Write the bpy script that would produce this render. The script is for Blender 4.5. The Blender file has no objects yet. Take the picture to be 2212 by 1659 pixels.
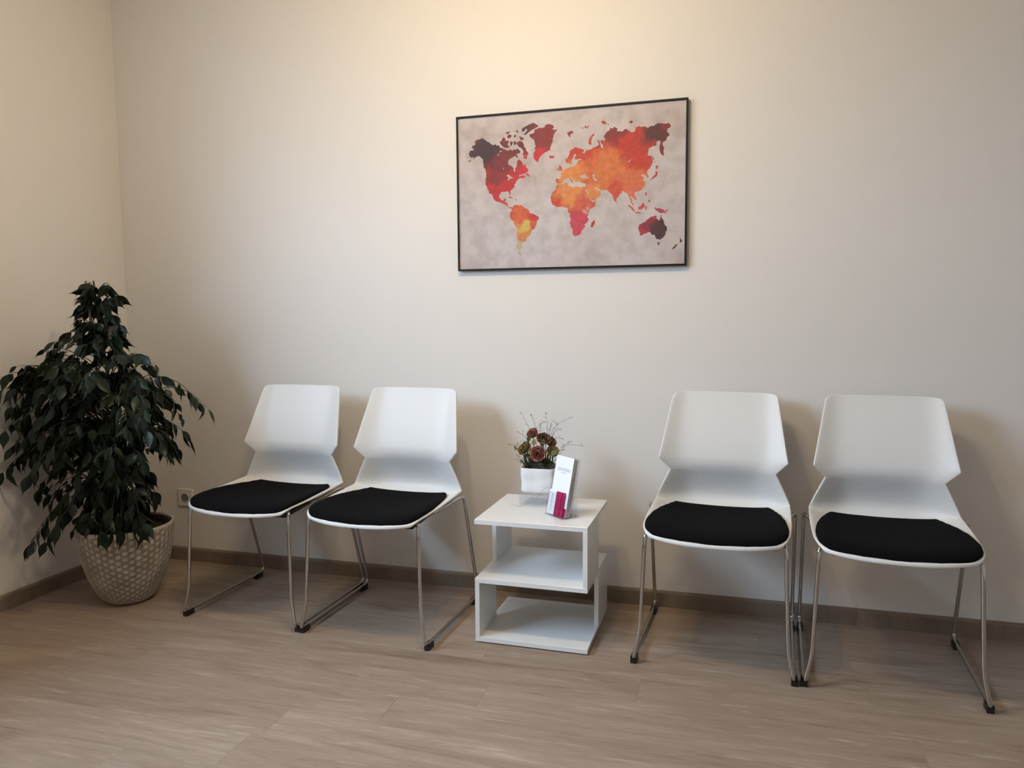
import bpy, bmesh, math, random
import numpy as np
from mathutils import Vector, Matrix

# ------------------------------------------------------------------ camera
W, H = 2212, 1659
F_PX = 1626.49
CAM = Vector((2.72633, -2.91731, 1.13854))
C_R = Vector((0.96088692, 0.27683339, -0.00772033))
C_U = Vector((-0.01748766, 0.08847391, 0.99592497))
C_F = Vector((-0.27638833, 0.95683627, -0.08985459))
scene = bpy.context.scene
COL = scene.collection
cd = bpy.data.cameras.new('camera')
cd.sensor_fit = 'HORIZONTAL'; cd.sensor_width = 36.0
cd.lens = F_PX / W * 36.0
cd.clip_start = 0.02
cam = bpy.data.objects.new('camera', cd); COL.objects.link(cam)
cam.matrix_world = Matrix(((C_R.x, C_U.x, -C_F.x, CAM.x), (C_R.y, C_U.y, -C_F.y, CAM.y),
                           (C_R.z, C_U.z, -C_F.z, CAM.z), (0, 0, 0, 1)))
scene.camera = cam

# ------------------------------------------------------------------ view / world / light
vs = scene.view_settings
vs.view_transform = 'Standard'; vs.look = 'None'; vs.gamma = 1.0; vs.use_curve_mapping = False
vs.exposure = 0.0
cy = scene.cycles
cy.max_bounces = 8; cy.diffuse_bounces = 4; cy.glossy_bounces = 3; cy.transparent_max_bounces = 10
cy.caustics_reflective = False; cy.caustics_refractive = False; cy.use_light_tree = False
SKY = (13.0, 17.8, 24.4)     # overcast daylight outside the window
GROUND = (2.6, 3.2, 4.2)
LAMP = 26.0                  # each warm ceiling bulb
LAMP_COLOR = (1.0, 0.81, 0.55)
w = bpy.data.worlds.new('overcast_sky'); scene.world = w; w.use_nodes = True
nt = w.node_tree; nt.nodes.clear()
tc = nt.nodes.new('ShaderNodeTexCoord'); sp = nt.nodes.new('ShaderNodeSeparateXYZ')
mr = nt.nodes.new('ShaderNodeMapRange'); mr.inputs[1].default_value = -0.05; mr.inputs[2].default_value = 0.05
grad = nt.nodes.new('ShaderNodeMix'); grad.data_type = 'RGBA'        # overcast: zenith brighter than horizon
grad.inputs[6].default_value = (*[c * 0.70 for c in SKY], 1); grad.inputs[7].default_value = (*[c * 2.10 for c in SKY], 1)
mx = nt.nodes.new('ShaderNodeMix'); mx.data_type = 'RGBA'
mx.inputs[6].default_value = (*GROUND, 1)
nt.links.new(sp.outputs[2], grad.inputs[0]); nt.links.new(grad.outputs[2], mx.inputs[7])
bg = nt.nodes.new('ShaderNodeBackground'); ow = nt.nodes.new('ShaderNodeOutputWorld')
nt.links.new(tc.outputs['Generated'], sp.inputs[0]); nt.links.new(sp.outputs[2], mr.inputs[0])
nt.links.new(mr.outputs[0], mx.inputs[0]); nt.links.new(mx.outputs[2], bg.inputs[0])
nt.links.new(bg.outputs[0], ow.inputs[0])
WIN = dict(y0=-3.20, y1=-1.40, z0=1.45, z1=2.50)      # window opening in the left wall
pl = bpy.data.lights.new('window_portal', 'AREA'); pl.shape = 'RECTANGLE'
pl.size = WIN['z1'] - WIN['z0']; pl.size_y = WIN['y1'] - WIN['y0']; pl.cycles.is_portal = True
po = bpy.data.objects.new('window_portal', pl); COL.objects.link(po)
po.location = (-0.20, (WIN['y0'] + WIN['y1']) / 2, (WIN['z0'] + WIN['z1']) / 2)
po.rotation_euler = (0, math.radians(-90), 0)

ROOM = dict(x1=5.2, y0=-4.7, h=2.62)
R = math.radians
random.seed(7)

# ------------------------------------------------------------------ helpers
def ray(px, py):
    return C_F + C_R * ((px - W / 2) / F_PX) - C_U * ((py - H / 2) / F_PX)
def hit(px, py, axis, val):
    d = ray(px, py); t = (val - CAM[axis]) / d[axis]; return CAM + d * t
def at_depth(px, py, t):
    return CAM + ray(px, py) * t
def lin(r, g, b):
    f = lambda c: (c / 255 / 12.92) if c / 255 <= 0.04045 else ((c / 255 + 0.055) / 1.055) ** 2.4
    return (f(r), f(g), f(b), 1.0)

class MB:
    def __init__(s): s.v = []; s.f = []
    def add(s, vs_, fs_):
        n = len(s.v); s.v += [tuple(p) for p in vs_]; s.f += [tuple(i + n for i in q) for q in fs_]
    def box(s, a, b):
        x0, y0, z0 = a; x1, y1, z1 = b
        s.add([(x0,y0,z0),(x1,y0,z0),(x1,y1,z0),(x0,y1,z0),(x0,y0,z1),(x1,y0,z1),(x1,y1,z1),(x0,y1,z1)],
              [(0,3,2,1),(4,5,6,7),(0,1,5,4),(1,2,6,5),(2,3,7,6),(3,0,4,7)])
    def tube(s, pts, r, n=10, caps=True):
        pts = [Vector(p) for p in pts]; rs = r if isinstance(r, (list, tuple)) else [r] * len(pts)
        tang = []
        for i in range(len(pts)):
            a = pts[max(0, i - 1)]; b = pts[min(len(pts) - 1, i + 1)]
            tang.append((b - a).normalized())
        up = Vector((0, 0, 1)) if abs(tang[0].z) < 0.9 else Vector((1, 0, 0))
        nrm = (up - tang[0] * up.dot(tang[0])).normalized()
        vv = []
        for i, p in enumerate(pts):
            nrm = (nrm - tang[i] * nrm.dot(tang[i]))
            nrm = nrm.normalized() if nrm.length > 1e-6 else Vector((1, 0, 0))
            bi = tang[i].cross(nrm)
            for k in range(n):
                a = 2 * math.pi * k / n
                vv.append(p + (nrm * math.cos(a) + bi * math.sin(a)) * rs[i])
        ff = []
        for i in range(len(pts) - 1):
            for k in range(n):
                k2 = (k + 1) % n
                ff.append((i*n+k, i*n+k2, (i+1)*n+k2, (i+1)*n+k))
        if caps:
            ff.append(tuple(range(n - 1, -1, -1))); m = (len(pts) - 1) * n; ff.append(tuple(range(m, m + n)))
        s.add(vv, ff)
    def lathe(s, prof, n=48, c=(0, 0, 0)):
        vv = []; ff = []; m = len(prof)
        for (r, z) in prof:
            for k in range(n):
                a = 2 * math.pi * k / n; vv.append((c[0] + r*math.cos(a), c[1] + r*math.sin(a), c[2] + z))
        for i in range(m - 1):
            for k in range(n):
                k2 = (k + 1) % n; ff.append((i*n+k, i*n+k2, (i+1)*n+k2, (i+1)*n+k))
        s.add(vv, ff)
    def grid(s, rows):
        nr = len(rows); nc = len(rows[0])
        s.add([p for r in rows for p in r], [(i*nc+j, i*nc+j+1, (i+1)*nc+j+1, (i+1)*nc+j) for i in range(nr-1) for j in range(nc-1)])
    def mesh(s, name, mat=None, smooth=False):
        me = bpy.data.meshes.new(name); me.from_pydata(s.v, [], s.f)
        if mat: me.materials.append(mat)
        if smooth:
            me.polygons.foreach_set('use_smooth', [True] * len(me.polygons))
        me.update(); return me
    def build(s, name, mat, parent=None, smooth=False, bevel=0, seg=2, auto=None):
        o = link(name, s.mesh(name, mat, smooth), parent)
        if bevel:
            m = o.modifiers.new('bevel', 'BEVEL'); m.width = bevel; m.segments = seg; m.limit_method = 'ANGLE'; m.angle_limit = R(40)
        return o

def link(name, data, parent=None, mw=None):
    o = bpy.data.objects.new(name, data); COL.objects.link(o)
    if parent is not None: o.parent = parent
    if mw is not None: o.matrix_local = mw
    return o
def empty(name, loc=(0, 0, 0), rz=0):
    o = link(name, None); o.empty_display_size = 0.1; o.location = loc; o.rotation_euler = (0, 0, rz); return o
def tag(o, label, cat, group=None):
    o['label'] = label; o['category'] = cat
    if group: o['group'] = group
    return o
def structure(o, label=None):
    o['kind'] = 'structure'
    if label: o['label'] = label
    return o
def copy_tree(o, parent=None):
    c = o.copy(); COL.objects.link(c)
    if parent is not None: c.parent = parent
    for ch in list(o.children): copy_tree(ch, c)
    return c
def bez(pts, n=8):
    """Catmull-Rom through points"""
    P = [Vector(p) for p in pts]; out = []
    for i in range(len(P) - 1):
        p0 = P[max(i-1, 0)]; p1 = P[i]; p2 = P[i+1]; p3 = P[min(i+2, len(P)-1)]
        for k in range(n):
            t = k / n
            out.append(0.5*((2*p1) + (p2-p0)*t + (2*p0-5*p1+4*p2-p3)*t*t + (3*p1-p0-3*p2+p3)*t**3))
    out.append(P[-1]); return out
def fillet(pts, rad, n=6):
    P = [Vector(p) for p in pts]; out = [P[0]]
    for i in range(1, len(P) - 1):
        r = rad[i] if isinstance(rad, (list, tuple)) else rad
        a = (P[i-1] - P[i]); b = (P[i+1] - P[i]); la, lb = a.length, b.length
        d = min(r, la * 0.48, lb * 0.48); s = P[i] + a / la * d; e = P[i] + b / lb * d
        for k in range(n + 1):
            t = k / n; out.append(s*(1-t)**2 + P[i]*2*t*(1-t) + e*t*t)
    out.append(P[-1]); return out

# ------------------------------------------------------------------ materials
def new_mat(name):
    m = bpy.data.materials.new(name); m.use_nodes = True
    n = m.node_tree; b = n.nodes['Principled BSDF']; return m, n, b
def N(n, t, **kw):
    x = n.nodes.new(t)
    for k, v in kw.items(): setattr(x, k, v)
    return x
def plain(name, col, rough=0.5, metal=0, spec=0.5, noise=0.0, nscale=30, bump=0.0, bscale=200, coat=0.0):
    m, n, b = new_mat(name)
    b.inputs['Base Color'].default_value = col; b.inputs['Roughness'].default_value = rough
    b.inputs['Metallic'].default_value = metal; b.inputs['Specular IOR Level'].default_value = spec
    b.inputs['Coat Weight'].default_value = coat
    t = N(n, 'ShaderNodeTexCoord')
    if noise:
        x = N(n, 'ShaderNodeTexNoise'); x.inputs['Scale'].default_value = nscale; x.inputs['Detail'].default_value = 4
        n.links.new(t.outputs['Object'], x.inputs['Vector'])
        h = N(n, 'ShaderNodeHueSaturation'); h.inputs['Color'].default_value = col
        r = N(n, 'ShaderNodeMapRange'); r.inputs[3].default_value = 1 - noise; r.inputs[4].default_value = 1 + noise
        n.links.new(x.outputs[0], r.inputs[0]); n.links.new(r.outputs[0], h.inputs['Value']); n.links.new(h.outputs[0], b.inputs['Base Color'])
    if bump:
        x = N(n, 'ShaderNodeTexNoise'); x.inputs['Scale'].default_value = bscale; x.inputs['Detail'].default_value = 2
        n.links.new(t.outputs['Object'], x.inputs['Vector'])
        bp = N(n, 'ShaderNodeBump'); bp.inputs['Strength'].default_value = bump; bp.inputs['Distance'].default_value = 0.001
        n.links.new(x.outputs[0], bp.inputs['Height']); n.links.new(bp.outputs[0], b.inputs['Normal'])
    return m
def ramp(n, stops):
    r = N(n, 'ShaderNodeValToRGB'); e = r.color_ramp.elements
    e[0].position, e[0].color = stops[0]; e[1].position, e[1].color = stops[-1]
    for p, c in stops[1:-1]:
        q = e.new(p); q.color = c
    return r

def mat_wood(name, stops, rough, sx, sy, along='X', tone=.05):
    m, n, b = new_mat(name); L = n.links
    t = N(n, 'ShaderNodeTexCoord'); oi = N(n, 'ShaderNodeObjectInfo')
    mul = N(n, 'ShaderNodeMath', operation='MULTIPLY'); mul.inputs[1].default_value = 53.0
    L.new(oi.outputs['Random'], mul.inputs[0])
    cb = N(n, 'ShaderNodeCombineXYZ')
    for i in range(3): L.new(mul.outputs[0], cb.inputs[i])
    ad = N(n, 'ShaderNodeVectorMath', operation='ADD'); L.new(t.outputs['Object'], ad.inputs[0]); L.new(cb.outputs[0], ad.inputs[1])
    def noise(scx, scy, detail, dist=0.0, rough_=0.55):
        mp = N(n, 'ShaderNodeMapping'); mp.inputs['Scale'].default_value = (scx, scy, 1) if along == 'X' else (scy, scx, 1)
        L.new(ad.outputs[0], mp.inputs[0])
        x = N(n, 'ShaderNodeTexNoise'); x.inputs['Scale'].default_value = 1; x.inputs['Detail'].default_value = detail
        x.inputs['Distortion'].default_value = dist; x.inputs['Roughness'].default_value = rough_
        L.new(mp.outputs[0], x.inputs['Vector']); return x
    broad = noise(sx, sy, 5, 0.9, 0.62); fine = noise(sx * 5, sy * 8, 5, 0.4, 0.75); streak = noise(sx * 3.4, sy * 3.4, 4, 0.5)
    mixv = N(n, 'ShaderNodeMix'); mixv.inputs[0].default_value = 0.40
    L.new(broad.outputs[0], mixv.inputs[2]); L.new(fine.outputs[0], mixv.inputs[3])
    # per-board tone
    tn = N(n, 'ShaderNodeMapRange'); tn.inputs[3].default_value = -tone; tn.inputs[4].default_value = tone
    L.new(oi.outputs['Random'], tn.inputs[0])
    sm = N(n, 'ShaderNodeMath', operation='ADD'); L.new(mixv.outputs[0], sm.inputs[0]); L.new(tn.outputs[0], sm.inputs[1])
    rp = ramp(n, stops); L.new(sm.outputs[0], rp.inputs[0])
    sr = N(n, 'ShaderNodeMapRange'); sr.inputs[1].default_value = 0.60; sr.inputs[2].default_value = 0.76; sr.inputs[3].default_value = 0; sr.inputs[4].default_value = 0.6
    L.new(streak.outputs[0], sr.inputs[0])
    mc = N(n, 'ShaderNodeMix', data_type='RGBA'); L.new(sr.outputs[0], mc.inputs[0]); L.new(rp.outputs[0], mc.inputs[6])
    mc.inputs[7].default_value = stops[-1][1]
    L.new(mc.outputs[2], b.inputs['Base Color']); b.inputs['Roughness'].default_value = rough
    b.inputs['Specular IOR Level'].default_value = 0.35
    bp = N(n, 'ShaderNodeBump'); bp.inputs['Strength'].default_value = 0.12; bp.inputs['Distance'].default_value = 0.0006
    L.new(fine.outputs[0], bp.inputs['Height']); L.new(bp.outputs[0], b.inputs['Normal'])
    return m

def mat_clear(name, tint=(1, 1, 1, 1), ior=1.46, rough=0.02):
    """thin clear sheet: see-through with a Fresnel gloss"""
    m = bpy.data.materials.new(name); m.use_nodes = True; n = m.node_tree; n.nodes.clear(); L = n.links
    tr = N(n, 'ShaderNodeBsdfTransparent'); tr.inputs[0].default_value = tint
    gl = N(n, 'ShaderNodeBsdfGlossy'); gl.inputs['Roughness'].default_value = rough
    lw = N(n, 'ShaderNodeLayerWeight'); pw_ = N(n, 'ShaderNodeMath', operation='POWER'); pw_.inputs[1].default_value = 4.0
    fr = N(n, 'ShaderNodeMapRange'); f0 = ((ior - 1) / (ior + 1)) ** 2; fr.inputs[3].default_value = f0; fr.inputs[4].default_value = 0.7
    L.new(lw.outputs['Facing'], pw_.inputs[0]); L.new(pw_.outputs[0], fr.inputs[0])
    mxs = N(n, 'ShaderNodeMixShader'); out = N(n, 'ShaderNodeOutputMaterial')
    L.new(fr.outputs[0], mxs.inputs[0]); L.new(tr.outputs[0], mxs.inputs[1]); L.new(gl.outputs[0], mxs.inputs[2]); L.new(mxs.outputs[0], out.inputs[0])
    return m

M = {}
M['wall'] = plain('wall_paint', lin(228, 222, 214), 0.62, spec=0.25, noise=0.006, nscale=3, bump=0.25, bscale=260)
M['ceiling'] = plain('ceiling_paint', lin(232, 229, 224), 0.8, spec=0.2, bump=0.1)
M['floor_base'] = plain('floor_base', lin(60, 50, 42), 0.8)
M['plank'] = mat_wood('vinyl_plank', [(0.26, lin(106, 87, 72)), (0.44, lin(146, 127, 110)), (0.58, lin(160, 142, 125)), (0.78, lin(192, 175, 157))], 0.42, 1.9, 15, tone=.022)
M['skirting'] = mat_wood('skirting_wood', [(0.3, lin(104, 88, 73)), (0.5, lin(128, 111, 94)), (0.7, lin(150, 133, 114))], 0.45, 1.5, 20)
M['skirting_y'] = mat_wood('skirting_wood_side', [(0.3, lin(104, 88, 73)), (0.5, lin(128, 111, 94)), (0.7, lin(150, 133, 114))], 0.45, 1.5, 20, along='Y')
M['white_plastic'] = plain('white_polypropylene', lin(224, 222, 217), 0.42, spec=0.45, bump=0.15, bscale=900)
M['cushion'] = plain('black_upholstery', lin(13, 13, 15), 0.92, spec=0.08, noise=0.15, nscale=900, bump=0.5, bscale=1400)
M['chrome'] = plain('chrome', lin(196, 193, 188), 0.12, metal=1.0, noise=0.02)
M['black_plastic'] = plain('black_plastic', lin(20, 19, 18), 0.45)
M['white_board'] = plain('white_melamine', lin(232, 232, 229), 0.16, spec=0.5, noise=0.004)
M['frame_black'] = plain('black_frame', lin(12, 11, 10), 0.5, spec=0.3)
M['glass'] = mat_clear('picture_glazing', ior=1.35, rough=0.03)
M['window_glass'] = mat_clear('window_glass', ior=1.2)
M['acrylic'] = mat_clear('clear_acrylic', tint=(0.965, 0.965, 0.975, 1), ior=1.38)
M['socket'] = plain('socket_plastic', lin(226, 222, 214), 0.3)
M['soil'] = plain('potting_soil', lin(38, 28, 22), 0.95, noise=0.4, nscale=120, bump=0.8, bscale=160)
M['pot_inner_shade'] = plain('shaded_pot_inside', lin(46, 32, 25), 0.6)  # dark brown carries the shade inside the ficus pot
M['bark'] = plain('ficus_bark', lin(40, 34, 28), 0.8, noise=0.25, nscale=60)
M['stake'] = plain('bamboo_stake', lin(112, 98, 76), 0.6, noise=0.15, nscale=80)
M['paper_white'] = plain('white_card', lin(244, 245, 248), 0.3, spec=0.4)
M['magenta'] = plain('magenta_print', lin(176, 24, 84), 0.28, noise=0.05, nscale=40)
M['ink'] = plain('grey_ink', lin(92, 92, 98), 0.5)
M['ink_light'] = plain('pale_grey_ink', lin(190, 192, 198), 0.5)
M['ceramic'] = plain('white_ceramic', lin(238, 238, 238), 0.22, spec=0.5, coat=0.3)
M['foil'] = plain('black_foil', lin(16, 15, 15), 0.28, noise=0.2)
M['twig'] = plain('grey_green_twig', lin(98, 98, 86), 0.8, noise=0.2, nscale=200)
M['dark_twig'] = plain('dark_twig', lin(62, 62, 56), 0.8, noise=0.2, nscale=200)
M['stem_green'] = plain('stem_green', lin(74, 84, 52), 0.7, noise=0.2, nscale=150)
M['moss'] = plain('dried_moss', lin(66, 66, 44), 0.9, noise=0.35, nscale=150)

def mat_leaf():
    m, n, b = new_mat('ficus_leaf'); L = n.links
    oi = N(n, 'ShaderNodeObjectInfo'); t = N(n, 'ShaderNodeTexCoord')
    x = N(n, 'ShaderNodeTexNoise'); x.inputs['Scale'].default_value = 9; L.new(t.outputs['Object'], x.inputs['Vector'])
    rp = ramp(n, [(0.0, lin(17, 26, 17)), (0.6, lin(26, 39, 24)), (1.0, lin(44, 58, 33))])
    mxn = N(n, 'ShaderNodeMix'); mxn.inputs[0].default_value = 0.5
    L.new(oi.outputs['Random'], mxn.inputs[2]); L.new(x.outputs[0], mxn.inputs[3]); L.new(mxn.outputs[0], rp.inputs[0])
    L.new(rp.outputs[0], b.inputs['Base Color'])
    b.inputs['Roughness'].default_value = 0.42; b.inputs['Specular IOR Level'].default_value = 0.28
    return m
M['leaf'] = mat_leaf()
def mat_petal(name, inner, outer, sc):
    m, n, b = new_mat(name); L = n.links
    t = N(n, 'ShaderNodeTexCoord'); x = N(n, 'ShaderNodeTexNoise'); x.inputs['Scale'].default_value = sc; x.inputs['Detail'].default_value = 3
    L.new(t.outputs['Object'], x.inputs['Vector'])
    oi = N(n, 'ShaderNodeObjectInfo'); mv = N(n, 'ShaderNodeMix'); mv.inputs[0].default_value = 0.35; L.new(x.outputs[0], mv.inputs[2]); L.new(oi.outputs['Random'], mv.inputs[3])
    rp = ramp(n, [(0.30, inner), (0.72, outer)]); L.new(mv.outputs[0], rp.inputs[0]); L.new(rp.outputs[0], b.inputs['Base Color'])
    b.inputs['Roughness'].default_value = 0.75
    return m
M['petal_red'] = mat_petal('petal_russet', lin(96, 40, 35), lin(172, 112, 92), 110)
M['petal_dark'] = mat_petal('petal_burgundy', lin(50, 22, 22), lin(150, 104, 80), 90)
M['petal_buff'] = mat_petal('petal_buff', lin(120, 74, 52), lin(166, 146, 110), 90)
M['petal_green'] = mat_petal('petal_olive', lin(112, 62, 42), lin(138, 130, 72), 90)
M['flower_leaf'] = mat_petal('green_leaf', lin(66, 78, 38), lin(118, 126, 74), 60)

# ------------------------------------------------------------------ room shell
X1, Y0, HH = ROOM['x1'], ROOM['y0'], ROOM['h']
def slab(name, a, b, mat, lab=None):
    m = MB(); m.box(a, b); return structure(m.build(name, mat), lab)
slab('wall_back', (-0.25, 0.0, -0.05), (X1 + 0.2, 0.2, HH + 0.05), M['wall'], 'plain off-white painted wall behind the chairs')
slab('wall_right', (X1, Y0, -0.05), (X1 + 0.2, 0, HH + 0.05), M['wall'])
slab('wall_front', (-0.25, Y0 - 0.2, -0.05), (X1 + 0.2, Y0, HH + 0.05), M['wall'])
slab('ceiling', (-0.25, Y0, HH), (X1, 0, HH + 0.2), M['ceiling'])
m = MB()
a = WIN
m.box((-0.25, Y0, -0.05), (0, a['y0'], HH)); m.box((-0.25, a['y1'], -0.05), (0, 0, HH))
m.box((-0.25, a['y0'], -0.05), (0, a['y1'], a['z0'])); m.box((-0.25, a['y0'], a['z1']), (0, a['y1'], HH))
structure(m.build('wall_left', M['wall']), 'off-white painted side wall beside the potted plant')
# window in the side wall (out of view, source of the daylight)
wn = structure(empty('window_1', (-0.15, (a['y0'] + a['y1']) / 2, a['z0'])))
hw = (a['y1'] - a['y0']) / 2; hz = a['z1'] - a['z0']; t_ = 0.055
for nm, p, q in (('window_frame', (-.03, -hw, 0), (.03, -hw + t_, hz)), ('window_frame', (-.03, hw - t_, 0), (.03, hw, hz)),
                 ('window_frame', (-.03, -hw + t_, 0), (.03, hw - t_, t_)), ('window_frame', (-.03, -hw + t_, hz - t_), (.03, hw - t_, hz)),
                 ('window_mullion', (-.03, -.035, t_), (.03, .035, hz - t_))):
    m = MB(); m.box(p, q); m.build(nm, M['white_board'], wn, bevel=0.004)
for s in (-1, 1):
    m = MB(); y_a, y_b = sorted((s * 0.035, s * (hw - t_))); m.box((-.003, y_a, t_), (.003, y_b, hz - t_)); m.build('pane', M['window_glass'], wn)
m = MB(); m.box((.03, -hw - .03, -.03), (.21, hw + .03, 0)); m.build('window_sill', M['white_board'], wn, bevel=0.005)

# floor: base slab and single vinyl planks
fl = structure(MB.build((lambda q: (q.box((-0.25, Y0, -0.06), (X1, 0, -0.004)), q)[1])(MB()), 'floor', M['floor_base']), 'grey-brown wood-look vinyl plank floor')
PW, PL = 0.15, 1.20
def plank_mesh(x0, x1, y0, y1, nm='plank'):
    q = MB(); g_, c_ = 0.0001, 0.0003
    lx, ly = (x1 - x0) / 2 - g_, (y1 - y0) / 2 - g_
    q.add([(-lx,-ly,-.004),(lx,-ly,-.004),(lx,ly,-.004),(-lx,ly,-.004),(-lx,-ly,-c_),(lx,-ly,-c_),(lx,ly,-c_),(-lx,ly,-c_),
           (-lx+c_,-ly+c_,0),(lx-c_,-ly+c_,0),(lx-c_,ly-c_,0),(-lx+c_,ly-c_,0)],
          [(0,1,5,4),(1,2,6,5),(2,3,7,6),(3,0,4,7),(4,5,9,8),(5,6,10,9),(6,7,11,10),(7,4,8,11),(8,9,10,11)])
    return q.mesh(nm, M['plank'])
full = {}
rows = []
yb = -0.02                                    # plank joints at y = -0.02 - k*0.15 (one lies at -0.92)
k = 0
y_hi = 0.0
while y_hi > Y0 + 1e-6:
    y_lo = max(yb - PW * k, Y0); rows.append((y_lo, y_hi, k)); y_hi = y_lo; k += 1
rng = random.Random(3)
for (y_lo, y_hi, k) in rows:
    off = rng.random() * PL
    if k == 6: off = 0.83 % PL                 # a butt joint the photograph shows
    if k == 7: off = 1.79 % PL
    xs = [0.0]; x = off
    while x < X1:
        if x - xs[-1] > 0.08: xs.append(x)
        x += PL
    xs.append(X1)
    for xa, xb in zip(xs[:-1], xs[1:]):
        key = (round(xb - xa, 4), round(y_hi - y_lo, 4))
        if key not in full: full[key] = plank_mesh(xa, xb, y_lo, y_hi)
        o = link('plank', full[key], fl); o.location = ((xa + xb) / 2, (y_lo + y_hi) / 2, 0)

# baseboards: profile with a rounded paler top edge
HB, TB = 0.0633, 0.012
def skirting(p0, p1, nrm, mat, name, parent):
    p0, p1, nrm = Vector(p0), Vector(p1), Vector(nrm)
    prof = [(0, 0), (TB, 0), (TB, HB - .010), (TB - .0012, HB - .006), (TB - .0045, HB - .0012), (TB - .008, HB), (0, HB)]
    q = MB(); n_ = len(prof); mid = (p0 + p1) / 2
    for p in (p0, p1): q.v += [tuple(p - mid + nrm * d + Vector((0, 0, z))) for d, z in prof]
    q.f = [(i, (i + 1) % n_, n_ + (i + 1) % n_, n_ + i) for i in range(n_)] + [tuple(range(n_ - 1, -1, -1)), tuple(range(n_, 2 * n_))]
    o = q.build(name, mat, parent); o.location = mid; return o
bb = structure(empty('baseboard_back', (0, 0, 0)), 'grey-brown wood-look skirting board along the back wall')
skirting((TB, 0, 0), (3.19, 0, 0), (0, -1, 0), M['skirting'], 'skirting_length', bb)
skirting((3.1906, 0, 0), (X1, 0, 0), (0, -1, 0), M['skirting'], 'skirting_length', bb)
bl = structure(empty('baseboard_left', (0, 0, 0)), 'grey-brown skirting board along the side wall')
skirting((0, 0, 0), (0, Y0, 0), (1, 0, 0), M['skirting_y'], 'skirting_length', bl)

# ------------------------------------------------------------------ ceiling spotlight (above the picture, out of frame)
def ceiling_light(loc, label, power, xs, group):
    L = tag(empty('ceiling_spotlight', loc), label, 'lamp', group)
    q = MB(); q.box((-.22, -.03, -.025), (.22, .03, 0)); q.build('ceiling_bar', M['chrome'], L, bevel=.004)
    for xx in xs:
        q = MB(); q.lathe([(.0, -.03), (.03, -.03), (.042, -.10), (.040, -.10), (.028, -.034), (0, -.034)], 24, (xx, 0, 0)); q.build('lamp_head', M['chrome'], L, smooth=True)
        ld = bpy.data.lights.new('bulb', 'POINT'); ld.energy = power; ld.color = LAMP_COLOR; ld.shadow_soft_size = 0.06
        lo = bpy.data.objects.new('bulb', ld); COL.objects.link(lo); lo.parent = L; lo.location = (xx, 0, -.13)
ceiling_light((1.92, -1.22, HH), 'chrome two-head ceiling spotlight in front of the framed world map', LAMP, (-.15, .15), None)

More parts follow.
